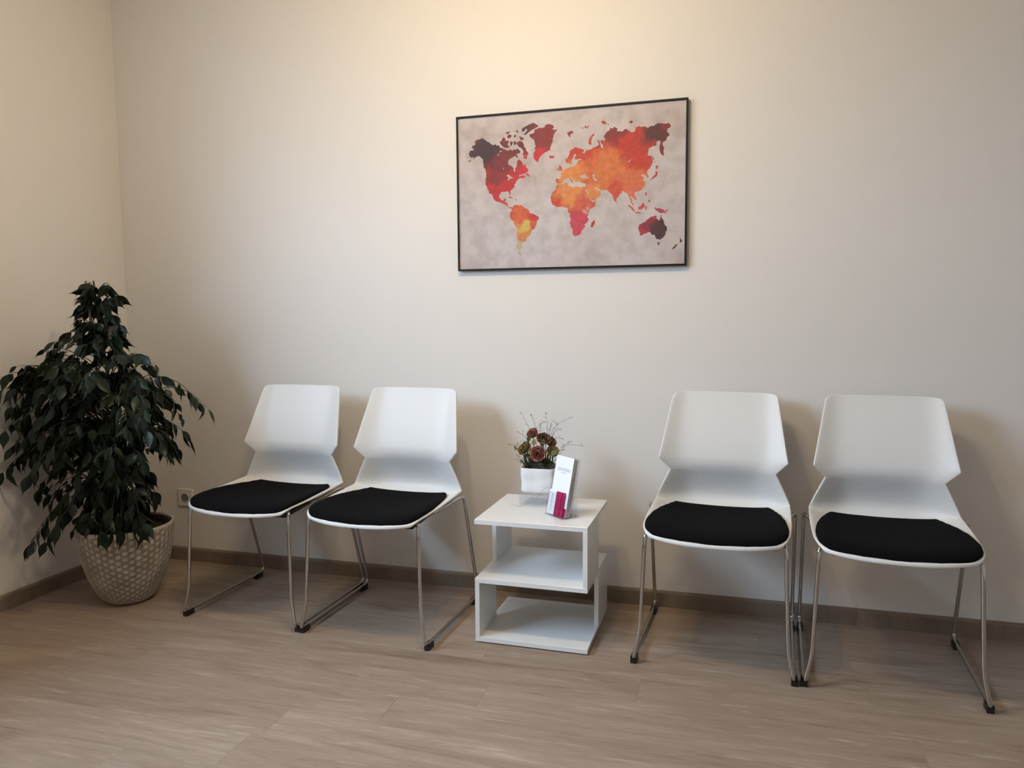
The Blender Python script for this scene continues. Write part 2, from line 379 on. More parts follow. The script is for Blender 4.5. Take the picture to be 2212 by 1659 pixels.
# ------------------------------------------------------------------ visitor chair
def interp(tab, s):
    for (a0, v0), (a1, v1) in zip(tab[:-1], tab[1:]):
        if s <= a1:
            t = (s - a0) / (a1 - a0) if a1 > a0 else 0
            return [x + (y - x) * t for x, y in zip(v0, v1)]
    return tab[-1][1]
def chair_shell():
    # rows: (centre y, centre z), (edge x, edge y, edge z), crease t0, front bow
    ctrl = [
        # s      yc      zc      xe      ye       ze     t0
        (0.00, (-.289,  .4195, .198, -.250,  .4275, .45)),
        (0.02, (-.291,  .424,  .204, -.248,  .432, .45)),
        (0.05, (-.289,  .431,  .211, -.243,  .440, .45)),
        (0.10, (-.272,  .436,  .2185, -.230, .449, .45)),
        (0.16, (-.248,  .438,  .2240, -.208, .4545, .45)),
        (0.24, (-.200,  .437,  .2290, -.170, .4575, .50)),
        (0.36, (-.110,  .432,  .232, -.095,  .461, .55)),
        (0.50, (-.010,  .428,  .2325, .000,  .466, .60)),
        (0.62, ( .085,  .428,  .2318, .085,  .4705, .62)),
        (0.70, ( .142,  .433,  .2305, .118,  .4725, .62)),
        (0.74, ( .170,  .446,  .2305, .128,  .4740, .60)),
        (0.78, ( .190,  .465,  .2235, .1285, .4890, .60)),
        (0.83, ( .191,  .490,  .2120, .1285, .5135, .60)),
        (0.90, ( .178,  .530,  .1975, .1282, .5450, .62)),
        (0.965,( .1605, .567,  .1835, .1280, .5750, .66)),
        (0.975,( .1580, .572,  .1816, .1278, .5789, .66)),
        (0.985,( .1555, .578,  .1828, .1270, .5805, .66)),
        (1.03, ( .1475, .601,  .2044, .1158, .6050, .68)),
        (1.06, ( .1500, .617,  .2190, .1080, .6215, .70)),
        (1.07, ( .1510, .622,  .2204, .1074, .6240, .70)),
        (1.08, ( .1522, .628,  .2196, .1085, .6285, .70)),
        (1.20, ( .170,  .690,  .2092, .1360, .6880, .72)),
        (1.36, ( .195,  .764,  .1965, .1690, .7640, .75)),
        (1.50, ( .219,  .832,  .1852, .1985, .8300, .78)),
        (1.525,( .223,  .8455, .1825, .2050, .8435, .78)),
        (1.54, ( .2255, .853,  .1765, .2080, .8495, .78)),
        (1.546,( .2262, .8565, .1700, .2095, .8515, .78)),
    ]
    ss = []
    for (s0, _), (s1, _) in zip(ctrl[:-1], ctrl[1:]):
        n = max(1, int((s1 - s0) / 0.022))
        ss += [s0 + (s1 - s0) * i / n for i in range(n)]
    ss.append(ctrl[-1][0])
    NC = 36; rows = []
    for s in ss:
        yc, zc, xe, ye, ze, t0 = interp(ctrl, s)
        # the middle of the shell is one soft curve; only its outline has corners
        w_s = 0.035 if s < 1.5 else 0.0
        if w_s and s > 0.12:
            acc = [interp(ctrl, min(max(s + d_ * w_s, 0), 1.546)) for d_ in (-1, -.5, 0, .5, 1)]
            yc = sum(q_[0] for q_ in acc) / 5; zc = sum(q_[1] for q_ in acc) / 5; t0 = sum(q_[5] for q_ in acc) / 5
        row = []
        for j in range(NC + 1):
            t = -1 + 2 * j / NC; u = abs(t)
            if s > 1.5: u = min(1.0, abs(t) * xe / (0.1852 - (s - 1.5) * 0.09))
            if s < 0.30:                        # seat front: rounded bow
                b = u ** 2.6
            else:
                k = 0.22
                z_ = (u - t0) / (1 - t0)
                lin_ = 0.5 * (z_ + math.sqrt(z_ * z_ + k)) - 0.5 * (-t0/(1-t0) + math.sqrt((t0/(1-t0))**2 + k))
                end = 0.5 * (1 + math.sqrt(1 + k)) - 0.5 * (-t0/(1-t0) + math.sqrt((t0/(1-t0))**2 + k))
                b1 = lin_ / end
                f = min(1, max(0, (s - 0.30) / 0.12)); b = (u ** 2.6) * (1 - f) + b1 * f
            row.append((xe * t, yc + (ye - yc) * b, zc + (ze - zc) * b))
        rows.append(row)
    return rows, sum(1 for s in ss if s <= 0.71)
SHELL, SEAT_ROWS = chair_shell()
def seat_z(x, y):
    """height of the shell's sitting surface (nearest row / column)"""
    best = None
    for row in SHELL[:SEAT_ROWS]:
        for p in row:
            d = (p[0] - x) ** 2 + (p[1] - y) ** 2
            if best is None or d < best[0]: best = (d, p[2])
    return best[1]
def make_chair():
    c = empty('visitor_chair')
    q = MB(); q.grid(SHELL); sh = q.build('seat_shell', M['white_plastic'], c, smooth=True)
    so = sh.modifiers.new('solid', 'SOLIDIFY'); so.thickness = 0.0066; so.offset = -1.0; so.use_even_offset = False
    bv = sh.modifiers.new('bevel', 'BEVEL'); bv.width = 0.0016; bv.segments = 2; bv.limit_method = 'ANGLE'; bv.angle_limit = R(50)
    # seat pad
    def outline(k):                               # half width of the pad along y
        tab = [(-.285, 0.0), (-.2835, .045), (-.277, .10), (-.267, .150), (-.256, .184), (-.240, .207), (-.220, .2175), (-.18, .2225), (-.13, .2225), (-.05, .214), (.03, .1985), (.09, .183), (.125, .172), (.140, .161), (.148, .142), (.1525, .105), (.1545, .0)]
        for (a0, v0), (a1, v1) in zip(tab[:-1], tab[1:]):
            if k <= a1: return v0 + (v1 - v0) * (k - a0) / (a1 - a0)
        return 0
    poly = []
    ys = [-.285 + (.1545 + .285) * (0.5 - 0.5 * math.cos(math.pi * i / 46)) for i in range(47)]
    poly = [(outline(y), y) for y in ys] + [(-outline(y), y) for y in ys[-2:0:-1]]
    cx, cy = 0.0, -0.06
    q = MB(); rings = [(1.0, 0.0005), (1.004, 0.004), (1.0, 0.0095), (0.975, 0.0145), (0.92, 0.0175), (0.80, 0.0195), (0.55, 0.021), (0.28, 0.0215)]
    n_ = len(poly)
    for sc, h in rings:
        for (x, y) in poly:
            X, Yp = cx + (x - cx) * sc, cy + (y - cy) * sc
            q.v.append((X, Yp, seat_z(X, Yp) + h))
    q.v.append((cx, cy, seat_z(cx, cy) + 0.0217))
    for r_ in range(len(rings) - 1):
        for i in range(n_):
            j = (i + 1) % n_; q.f.append((r_*n_+i, r_*n_+j, (r_+1)*n_+j, (r_+1)*n_+i))
    last = (len(rings) - 1) * n_
    q.f += [(last + i, last + (i + 1) % n_, len(q.v) - 1) for i in range(n_)]
    pad = q.build('seat_cushion', M['cushion'], c, smooth=True)
    ms = pad.modifiers.new('smooth', 'SMOOTH'); ms.iterations = 4; ms.factor = 0.5
    # black under-seat tray
    q = MB()
    top = [(.195, -.205, .432), (.205, -.09, .434), (.19, .03, .424), (-.19, .03, .424), (-.205, -.09, .434), (-.195, -.205, .432)]
    bot = [(.172, -.185, .404), (.178, -.10, .412), (.165, .01, .414), (-.165, .01, .414), (-.178, -.10, .412), (-.172, -.185, .404)]
    q.add(top + bot, [(0,1,2,3,4,5), (11,10,9,8,7,6)] + [(i, (i+1) % 6, 6 + (i+1) % 6, 6 + i) for i in range(6)][::1])
    q.build('seat_tray', M['black_plastic'], c, bevel=.004)
    # chrome sled loops
    r = 0.0066
    for s in (-1, 1):
        pts = [(s*.12, -.150, .421), (s*.185, -.190, .425), (s*.214, -.222, .436), (s*.2165, -.229, .40), (s*.2275, -.243, .105), (s*.2455, -.2515, .026),
               (s*.2475, -.232, .0185), (s*.2485, .226, .0185), (s*.2495, .2465, .032), (s*.248, .112, .452), (s*.2405, .082, .4555), (s*.190, -.055, .424), (s*.12, -.085, .420)]
        rad = [0, .03, .022, .02, .09, .022, .018, .03, .022, .024, .03, .05, 0]
        q = MB(); q.tube(fillet(pts, rad, 6), r, 14); q.build('sled_leg', M['chrome'], c, smooth=True)
        for yy in (-.225, .205):
            q = MB(); q.box((s*.248 - .0095, yy - .021, .0), (s*.248 + .0095, yy + .021, .0165)); 
            q.box((s*.248 - .0095, yy - .021, .0165), (s*.248 - .0070, yy + .021, .0225)); q.box((s*.248 + .0070, yy - .021, .0165), (s*.248 + .0095, yy + .021, .0225))
            q.build('foot_pad', M['black_plastic'], c, bevel=.0012)
    return c
proto = make_chair()
CH = [(0.9933, -0.3407, -0.0307, 'white plastic chair with black seat pad beside the potted ficus'),
      (1.5117, -0.3610, -0.0365, 'white plastic chair with black seat pad, just left of the white side table'),
      (2.7019, -0.2926, -0.0539, 'white plastic chair with black seat pad, just right of the white side table'),
      (3.2256, -0.3136, -0.0557, 'rightmost white plastic chair with black seat pad, at the end of the row')]
for i, (x, y, rz, lab) in enumerate(CH):
    o = proto if i == 0 else copy_tree(proto)
    o.location = (x, y, 0); o.rotation_euler = (0, 0, rz)
    tag(o, lab, 'chair', 'white waiting-room chairs along the wall')

# ------------------------------------------------------------------ side table
TX, TY, TR, TW, TD, ZT, ZM, TH = 2.0898, -0.3087, -0.0103, 0.3983, 0.3939, 0.4388, 0.2306, 0.0164
st = tag(empty('side_table', (TX, TY, 0), TR), 'white open cube side table of staggered boards between the chairs', 'table')
def board(nm, p, q_):
    m_ = MB(); m_.box(p, q_); return m_.build(nm, M['white_board'], st, bevel=.0008, seg=1)
hw, hd = TW / 2, TD / 2; z0 = 0.004
board('tabletop', (-hw, -hd, ZT - TH), (hw, hd, ZT))
board('middle_board', (-hw, -hd, ZM - TH), (hw, hd, ZM))
board('bottom_board', (-hw, -hd, z0), (hw, hd, z0 + TH))
sp_ = 0.012
board('side_panel', (hw - TH, -hd, ZM), (hw, sp_, ZT - TH))            # upper, right, front half
board('side_panel', (-hw, -sp_ * 0, ZM), (-hw + TH, hd, ZT - TH))      # upper, left, rear half
lp = board('side_panel', (-hw, -hd, z0 + TH), (-hw + TH, -.005, ZM - TH))   # lower, left, front half
board('side_panel', (hw - TH, sp_, z0 + TH), (hw, hd, ZM - TH))        # lower, right, rear half
for sx in (-1, 1):
    for sy in (-1, 1):
        m_ = MB(); m_.lathe([(0, 0), (.011, 0), (.011, z0), (0, z0)], 16, (sx * (hw - .03), sy * (hd - .03), 0)); m_.build('glide', M['black_plastic'], st)
m_ = MB(); m_.tube([(-hw + TH + .0002, -hd + .052, ZM - TH - .017), (-hw + TH + .0012, -hd + .052, ZM - TH - .017)], .0065, 16); m_.build('cam_fitting', M['stake'], lp)

# ------------------------------------------------------------------ framed map
PX0, PX1, PZ0, PZ1 = 1.6659, 2.5671, 1.3215, 1.9284
pic = tag(empty('framed_world_map', ((PX0 + PX1) / 2, 0, (PZ0 + PZ1) / 2)), 'black-framed world map print in red and orange watercolour on the wall', 'picture')
pw, ph = (PX1 - PX0) / 2, (PZ1 - PZ0) / 2; fd = 0.021; fw = 0.0068
for p, q_ in (((-pw, -fd, -ph), (-pw + fw, -.003, ph)), ((pw - fw, -fd, -ph), (pw, -.003, ph)),
              ((-pw + fw, -fd, -ph), (pw - fw, -.003, -ph + fw)), ((-pw + fw, -fd, ph - fw), (pw - fw, -.003, ph))):
    m_ = MB(); m_.box(p, q_); m_.build('frame_bar', M['frame_black'], pic, bevel=.0008)
m_ = MB(); m_.box((-pw + fw, -.012, -ph + fw), (pw - fw, -.0005, ph - fw)); m_.build('backing_board', M['paper_white'], pic)
PYP = -0.0150                                         # print surface (local y)
def to_pic(zx, zy):                                   # tracing coordinates -> picture plane
    h = hit(970 + zx / 4.147, 200 + zy / 4.147, 1, PYP)
    return (h.x - (PX0 + PX1) / 2, h.z - (PZ0 + PZ1) / 2)

def mat_print():
    m, n, b = new_mat('watercolour_print'); L = n.links
    t = N(n, 'ShaderNodeTexCoord')
    x = N(n, 'ShaderNodeTexNoise'); x.inputs['Scale'].default_value = 16; x.inputs['Detail'].default_value = 5; x.inputs['Roughness'].default_value = 0.65
    L.new(t.outputs['Object'], x.inputs['Vector'])
    sb = N(n, 'ShaderNodeVectorMath', operation='SUBTRACT'); sb.inputs[1].default_value = (.5, .5, .5); L.new(x.outputs['Color'], sb.inputs[0])
    sc = N(n, 'ShaderNodeVectorMath', operation='SCALE'); sc.inputs['Scale'].default_value = 0.10; L.new(sb.outputs[0], sc.inputs[0])
    ad = N(n, 'ShaderNodeVectorMath', operation='ADD'); L.new(t.outputs['Object'], ad.inputs[0]); L.new(sc.outputs[0], ad.inputs[1])
    cur = N(n, 'ShaderNodeRGB'); cur.outputs[0].default_value = lin(186, 62, 48); out = cur.outputs[0]
    blobs = [(1280, 600, 260, (200, 62, 42)), (1480, 700, 300, (216, 118, 62)), (1100, 740, 170, (226, 138, 70)), (1080, 900, 190, (224, 140, 74)),
             (1700, 580, 170, (198, 60, 42)), (1600, 420, 170, (194, 52, 42)), (1660, 800, 150, (216, 112, 70)), (1490, 880, 120, (206, 78, 56)), (1640, 920, 90, (218, 112, 90)),
             (960, 980, 90, (204, 72, 46)), (1200, 1000, 120, (206, 92, 66)), (1160, 1190, 150, (204, 66, 84)), (1225, 1045, 40, (216, 150, 136)), (1300, 900, 90, (220, 136, 78)),
             (1740, 1020, 90, (212, 74, 70)), (1640, 1040, 70, (206, 84, 88)), (1890, 1050, 80, (172, 60, 82)), (1840, 650, 70, (198, 80, 92)),
             (500, 760, 300, (190, 44, 46)), (640, 690, 130, (200, 44, 56)), (470, 570, 230, (128, 44, 48)), (400, 770, 90, (140, 48, 46)), (320, 500, 190, (66, 40, 42)), (225, 560, 130, (70, 42, 44)),
             (640, 400, 180, (110, 46, 48)), (720, 330, 120, (92, 46, 48)), (860, 400, 170, (136, 42, 44)), (800, 560, 110, (198, 44, 50)), (925, 575, 50, (190, 46, 74)),
             (1450, 350, 120, (138, 42, 44)), (1560, 345, 70, (140, 46, 44)), (1870, 350, 170, (92, 46, 44)), (1970, 300, 70, (132, 46, 48)), (1910, 520, 70, (128, 46, 52)), (1350, 440, 60, (150, 48, 46)),
             (1780, 1190, 120, (148, 40, 62)), (1900, 1210, 120, (72, 40, 40)), (1890, 1290, 80, (76, 42, 44)), (2040, 1360, 120, (84, 44, 44)), (1880, 1350, 90, (72, 44, 44)),
             (640, 1080, 140, (214, 96, 56)), (775, 1120, 90, (198, 56, 52)), (620, 1240, 120, (216, 150, 76)), (670, 1195, 70, (216, 184, 88)), (760, 1200, 60, (210, 92, 56)),
             (680, 1300, 50, (208, 130, 66)), (625, 1390, 80, (200, 176, 140)), (640, 1460, 50, (182, 170, 170)), (520, 985, 70, (196, 66, 60)), (1085, 360, 70, (140, 56, 64)), (1640, 262, 60, (140, 56, 56))]
    for (zx, zy, rr, colr) in blobs:
        u, v = to_pic(zx, zy); rm = rr * 0.9 / 2032.0
        d = N(n, 'ShaderNodeVectorMath', operation='DISTANCE'); d.inputs[1].default_value = (u, PYP, v); L.new(ad.outputs[0], d.inputs[0])
        g_ = N(n, 'ShaderNodeMapRange', interpolation_type='SMOOTHSTEP'); g_.inputs[1].default_value = rm * 1.05; g_.inputs[2].default_value = rm * 0.45
        L.new(d.outputs['Value'], g_.inputs[0])
        k_ = N(n, 'ShaderNodeMix', data_type='RGBA'); L.new(g_.outputs[0], k_.inputs[0]); L.new(out, k_.inputs[6]); k_.inputs[7].default_value = lin(*colr); out = k_.outputs[2]
    y = N(n, 'ShaderNodeTexNoise'); y.inputs['Scale'].default_value = 55; y.inputs['Detail'].default_value = 4; L.new(t.outputs['Object'], y.inputs['Vector'])
    vr = N(n, 'ShaderNodeMapRange'); vr.inputs[1].default_value = .3; vr.inputs[2].default_value = .7; vr.inputs[3].default_value = .78; vr.inputs[4].default_value = 1.08; L.new(y.outputs[0], vr.inputs[0])
    hs = N(n, 'ShaderNodeHueSaturation'); L.new(out, hs.inputs['Color']); L.new(vr.outputs[0], hs.inputs['Value'])
    L.new(hs.outputs[0], b.inputs['Base Color']); b.inputs['Roughness'].default_value = 0.6
    return m
def mat_paper():
    m, n, b = new_mat('aged_print_paper'); L = n.links
    t = N(n, 'ShaderNodeTexCoord')
    def nz(s, d):
        x = N(n, 'ShaderNodeTexNoise'); x.inputs['Scale'].default_value = s; x.inputs['Detail'].default_value = d; L.new(t.outputs['Object'], x.inputs['Vector']); return x
    rp = ramp(n, [(0.30, lin(178, 158, 152)), (0.46, lin(200, 186, 181)), (0.70, lin(207, 197, 195))]); L.new(nz(3.2, 6).outputs[0], rp.inputs[0])
    r2 = ramp(n, [(0.30, lin(200, 200, 200)), (0.6, lin(255, 255, 255))]); L.new(nz(26, 6).outputs[0], r2.inputs[0])
    mm = N(n, 'ShaderNodeMix', data_type='RGBA', blend_type='MULTIPLY'); mm.inputs[0].default_value = 0.45
    L.new(rp.outputs[0], mm.inputs[6]); L.new(r2.outputs[0], mm.inputs[7])
    L.new(mm.outputs[2], b.inputs['Base Color']); b.inputs['Roughness'].default_value = 0.6
    return m
M['print'] = mat_print(); M['map_paper'] = mat_paper()
m_ = MB(); m_.box((-pw + fw, PYP, -ph + fw), (pw - fw, -.0122, ph - fw)); sheet = m_.build('map_print', M['map_paper'], pic)
LAND = [
 # North America
 [(180,545),(195,520),(225,515),(205,495),(210,478),(235,470),(232,440),(262,420),(300,408),(325,425),(350,445),(375,462),(395,475),(415,462),(425,475),(440,470),(455,490),(480,498),(505,510),(530,520),(545,512),(570,522),(585,508),(600,515),(612,500),(625,512),(640,528),(628,545),(610,548),(600,570),(575,580),(550,590),(528,615),(530,640),(555,655),(575,672),(580,705),(590,708),(592,680),(605,660),(608,625),(618,605),(632,598),(648,620),(660,635),(668,655),(685,632),(690,668),(712,690),(708,708),(690,722),(665,728),(640,735),(622,752),(640,748),(655,738),(672,745),(690,752),(668,765),(650,770),(640,762),(622,772),(605,790),(600,812),(585,822),(583,848),(560,868),(545,885),(552,905),(548,918),(538,892),(520,885),(500,890),(480,888),(462,898),(450,918),(452,945),(468,965),(490,965),(497,950),(515,948),(510,968),(500,982),(520,988),(528,1000),(525,1020),(540,1028),(555,1022),(568,1035),(560,1042),(545,1036),(530,1030),(515,1012),(490,1000),(465,985),(440,978),(410,962),(395,940),(380,905),(362,905),(350,872),(338,845),(325,815),(325,785),(332,755),(330,715),(318,680),(310,640),(305,610),(288,585),(262,568),(240,575),(215,598),(185,620),(150,635),(195,605),(225,580),(200,585),(183,570)],
 # Greenland
 [(722,372),(740,370),(765,360),(760,340),(790,325),(820,312),(855,312),(860,295),(895,280),(930,290),(942,312),(925,325),(970,330),(945,365),(935,400),(930,440),(915,480),(905,500),(910,515),(880,530),(850,545),(825,565),(810,585),(795,628),(775,610),(755,585),(760,545),(775,520),(762,500),(775,480),(770,450),(765,425),(745,410),(725,400)],
 [(690,300),(720,285),(770,275),(800,290),(795,310),(770,320),(745,335),(720,350),(705,365),(680,380),(665,375),(690,350),(700,330),(680,320)],
 [(650,325),(675,300),(688,320),(680,345),(655,350)],
 [(600,455),(625,432),(655,440),(668,460),(672,485),(690,500),(698,525),(712,550),(700,570),(690,598),(668,590),(672,565),(660,545),(665,520),(650,500),(630,490),(615,475)],
 [(455,440),(485,402),(505,412),(500,435),(530,430),(540,445),(525,470),(545,480),(515,495),(490,492),(470,470)],
 [(510,360),(545,345),(540,360),(515,375)], [(520,390),(545,375),(565,385),(545,408),(525,405)], [(575,345),(592,335),(586,354)], [(600,345),(615,335),(618,355),(608,362)],
 [(580,385),(595,375),(600,395),(585,405)], [(625,395),(665,405),(672,425),(640,428)], [(545,450),(560,435),(572,445),(565,470),(550,480)], [(580,440),(600,435),(595,465),(582,475)], [(600,570),(612,555),(620,580),(605,585)],
 [(898,575),(905,562),(925,568),(942,562),(943,578),(925,590),(905,590)], [(680,738),(700,720),(712,735),(722,748),(705,745)],
 [(520,940),(545,930),(575,942),(585,952),(560,945)], [(590,955),(615,955),(605,965),(590,962)],
 # South America
 [(565,1030),(585,1012),(605,1005),(625,1012),(655,1010),(672,1030),(700,1040),(718,1062),(722,1080),(745,1085),(775,1095),(805,1108),(803,1130),(785,1150),(782,1185),(770,1215),(745,1225),(735,1255),(718,1285),(700,1302),(685,1300),(692,1320),(680,1332),(660,1335),(650,1365),(640,1400),(635,1420),(650,1460),(640,1465),(618,1435),(605,1400),(603,1360),(610,1310),(608,1260),(605,1200),(580,1175),(560,1140),(543,1110),(545,1085),(560,1060)],
 # Africa
 [(965,830),(985,822),(1020,818),(1065,812),(1070,838),(1100,845),(1115,852),(1125,840),(1160,845),(1215,845),(1225,865),(1215,870),(1235,905),(1262,955),(1275,970),(1290,982),(1322,968),(1310,1000),(1285,1035),(1255,1060),(1245,1080),(1253,1140),(1235,1165),(1215,1180),(1218,1205),(1200,1225),(1185,1260),(1160,1278),(1115,1278),(1108,1245),(1095,1210),(1080,1165),(1090,1130),(1085,1095),(1065,1060),(1068,1035),(1050,1025),(1030,1030),(1010,1020),(965,1028),(938,1010),(918,985),(912,955),(915,920),(930,890),(945,880),(958,855)],
 [(1310,1128),(1308,1150),(1290,1205),(1272,1208),(1268,1190),(1275,1160),(1295,1148)],
 # Eurasia
 [(962,805),(962,770),(1000,768),(1005,745),(998,725),(1020,712),(1030,690),(1055,680),(1078,674),(1085,664),(1110,665),(1135,655),(1147,632),(1165,608),(1190,598),(1150,598),(1128,600),(1125,575),(1140,560),(1130,548),(1115,560),(1110,590),(1098,615),(1100,640),(1085,648),(1075,630),(1060,635),(1045,620),(1040,598),(1070,570),(1080,545),(1095,510),(1125,490),(1150,495),(1185,505),(1210,515),(1205,530),(1190,535),(1205,545),(1222,528),(1235,505),(1240,525),(1265,508),(1295,488),(1325,480),(1345,470),(1330,440),(1335,425),(1352,450),(1360,485),(1375,505),(1380,480),(1370,460),(1360,430),(1385,425),(1395,445),(1400,415),(1385,400),(1400,375),(1415,350),(1440,335),(1440,310),(1470,320),(1480,305),(1508,318),(1500,345),(1525,345),(1560,345),(1580,325),(1610,340),(1640,355),(1668,340),(1670,310),(1700,300),(1725,308),(1760,305),(1780,320),(1815,300),(1850,285),(1890,275),(1935,280),(1975,275),(1982,310),(1955,320),(1950,350),(1975,380),(1955,400),(1945,430),(1920,440),(1912,465),(1930,500),(1925,545),(1915,570),(1890,525),(1885,500),(1893,460),(1890,430),(1860,440),(1855,475),(1825,478),(1790,500),(1782,545),(1780,560),(1815,565),(1825,600),(1818,650),(1795,685),(1775,700),(1775,725),(1790,760),(1770,765),(1758,735),(1740,728),(1720,745),(1745,765),(1738,780),(1755,815),(1748,845),(1725,870),(1695,885),(1668,890),(1660,905),(1685,945),(1665,965),(1640,940),(1632,925),(1622,935),(1640,985),(1655,1010),(1645,1005),(1625,975),(1615,935),(1600,905),(1570,890),(1560,880),(1535,905),(1505,940),(1500,975),(1490,980),(1475,950),(1460,910),(1435,890),(1420,875),(1385,878),(1355,870),(1325,860),(1308,845),(1315,865),(1340,880),(1365,882),(1360,915),(1325,945),(1285,968),(1270,955),(1250,910),(1228,868),(1222,840),(1225,815),(1205,810),(1180,805),(1165,790),(1150,805),(1130,795),(1115,775),(1100,760),(1115,800),(1105,810),(1085,775),(1065,760),(1050,770),(1030,785),(1015,810),(985,820)],
 [(980,675),(990,645),(1000,660),(1018,692),(1005,708),(985,705)], [(960,690),(975,680),(975,695),(963,702)],
 [(1255,465),(1260,410),(1285,375),(1305,362),(1300,375),(1275,415),(1272,445),(1275,468)], [(1055,365),(1075,350),(1115,345),(1112,362),(1090,372),(1085,405),(1070,385)],
 [(1362,255),(1380,250),(1410,275),(1405,285),(1375,275)], [(1415,275),(1440,280),(1425,298)], [(1608,265),(1630,250),(1652,262),(1635,280)], [(1655,250),(1685,250),(1665,257)],
 [(1182,318),(1205,315),(1195,328)], [(1215,305),(1225,290),(1235,310),(1252,292),(1245,315),(1225,320)],
 [(1820,570),(1835,585),(1848,625),(1840,640),(1830,600)], [(1850,655),(1882,660),(1865,685),(1850,680)], [(1855,700),(1868,715),(1868,740),(1845,755),(1820,775),(1805,790),(1800,780),(1825,755),(1850,735)],
 [(1752,845),(1761,850),(1755,866)], [(1755,900),(1770,895),(1772,915),(1760,925)], [(1785,960),(1800,962),(1795,985),(1785,980)],
 [(1690,1030),(1720,1010),(1740,985),(1750,1000),(1745,1030),(1725,1050),(1698,1050)], [(1602,1000),(1625,1015),(1650,1035),(1668,1062),(1655,1062),(1630,1035)], [(1670,1070),(1710,1075),(1750,1082),(1700,1085),(1672,1080)],
 [(1755,1020),(1785,1010),(1770,1030),(1775,1055),(1758,1050)], [(1838,1030),(1850,1028),(1860,1040),(1885,1035),(1915,1045),(1930,1065),(1950,1085),(1920,1075),(1890,1078),(1870,1060),(1845,1045)], [(1930,1062),(1955,1052),(1968,1042),(1960,1060)],
 [(1500,977),(1510,985),(1505,998)],
 # Australia, Tasmania, New Zealand
 [(1702,1185),(1725,1172),(1755,1160),(1770,1140),(1800,1120),(1825,1110),(1845,1100),(1862,1105),(1855,1125),(1880,1145),(1892,1135),(1900,1090),(1912,1130),(1925,1165),(1945,1195),(1952,1230),(1940,1265),(1915,1300),(1885,1318),(1855,1310),(1835,1270),(1822,1280),(1800,1250),(1765,1260),(1735,1272),(1705,1278),(1702,1240)],
 [(1868,1340),(1888,1342),(1880,1365),(1868,1362)], [(2068,1290),(2075,1310),(2090,1325),(2078,1345),(2065,1340),(2070,1320)], [(2060,1345),(2040,1370),(2015,1400),(1988,1415),(1998,1395),(2035,1360)],
]
WATER = [[(515,745),(530,735),(550,742),(540,752),(560,755),(575,765),(555,770),(545,765),(538,785),(528,790),(535,765)],
         [(1175,765),(1180,738),(1200,740),(1215,728),(1225,745),(1250,762),(1240,772),(1205,768)], [(1280,735),(1310,728),(1300,750),(1315,775),(1325,790),(1305,790),(1290,760)], [(1605,628),(1618,605),(1625,590),(1620,615)],
         [(455,525),(475,515),(470,530),(458,535)], [(430,560),(455,545),(440,565)], [(488,665),(494,690),(484,690)]]
crng = random.Random(11)
def rough_poly(P, depth=3, amp=0.19):
    for _ in range(depth):
        Q = []
        for i in range(len(P)):
            (ax, ay), (bx_, by_) = P[i], P[(i + 1) % len(P)]
            Q.append((ax, ay)); L_ = math.hypot(bx_ - ax, by_ - ay)
            if L_ > 5:
                o_ = crng.uniform(-amp, amp) * L_; Q.append(((ax + bx_) / 2 - (by_ - ay) / L_ * o_, (ay + by_) / 2 + (bx_ - ax) / L_ * o_))
        P = Q
    return P
def flat_poly(name, P, yy, mat, parent):
    bm = bmesh.new(); vs_ = [bm.verts.new((p[0], yy, p[1])) for p in P]
    es = [bm.edges.new((vs_[i], vs_[(i + 1) % len(vs_)])) for i in range(len(vs_))]
    bmesh.ops.triangle_fill(bm, use_beauty=True, use_dissolve=False, edges=es, normal=(0, -1, 0))
    for f in bm.faces:
        if f.normal.y > 0: f.normal_flip()
    me = bpy.data.meshes.new(name); bm.to_mesh(me); bm.free(); me.materials.append(mat); return link(name, me, parent)
for P in LAND: flat_poly('landmass', [to_pic(*p) for p in rough_poly(P)], PYP - .0003, M['print'], sheet)
for P in WATER: flat_poly('inland_water', [to_pic(*p) for p in rough_poly(P, 1)], PYP - .0006, M['map_paper'], sheet)
m_ = MB(); m_.box((-pw + fw, -.0185, -ph + fw), (pw - fw, -.0168, ph - fw)); m_.build('glazing', M['glass'], pic)

# ------------------------------------------------------------------ wall socket behind the first chair
sk = tag(empty('wall_socket', (0.285, 0, 0.302)), 'white wall power socket half hidden behind the chair by the plant', 'socket')
m_ = MB(); m_.box((-.041, -.009, -.041), (.041, 0, .041)); m_.build('cover_plate', M['socket'], sk, bevel=.003)
m_ = MB(); m_.lathe([(.0195, -.0092), (.0205, -.0092), (.0215, -.0115), (.0225, -.0092), (.0225, -.009)], 32)
for i, v in enumerate(m_.v): m_.v[i] = (v[0], v[2], v[1])
m_.build('socket_ring', M['socket'], sk, smooth=True)
m_ = MB(); m_.lathe([(0, 0), (.0195, 0), (.0195, .0006), (0, .0006)], 32)
for i, v in enumerate(m_.v): m_.v[i] = (v[0], -.0092 - v[2], v[1])
m_.build('socket_well', plain('socket_shade', lin(120, 112, 104), 0.5), sk)

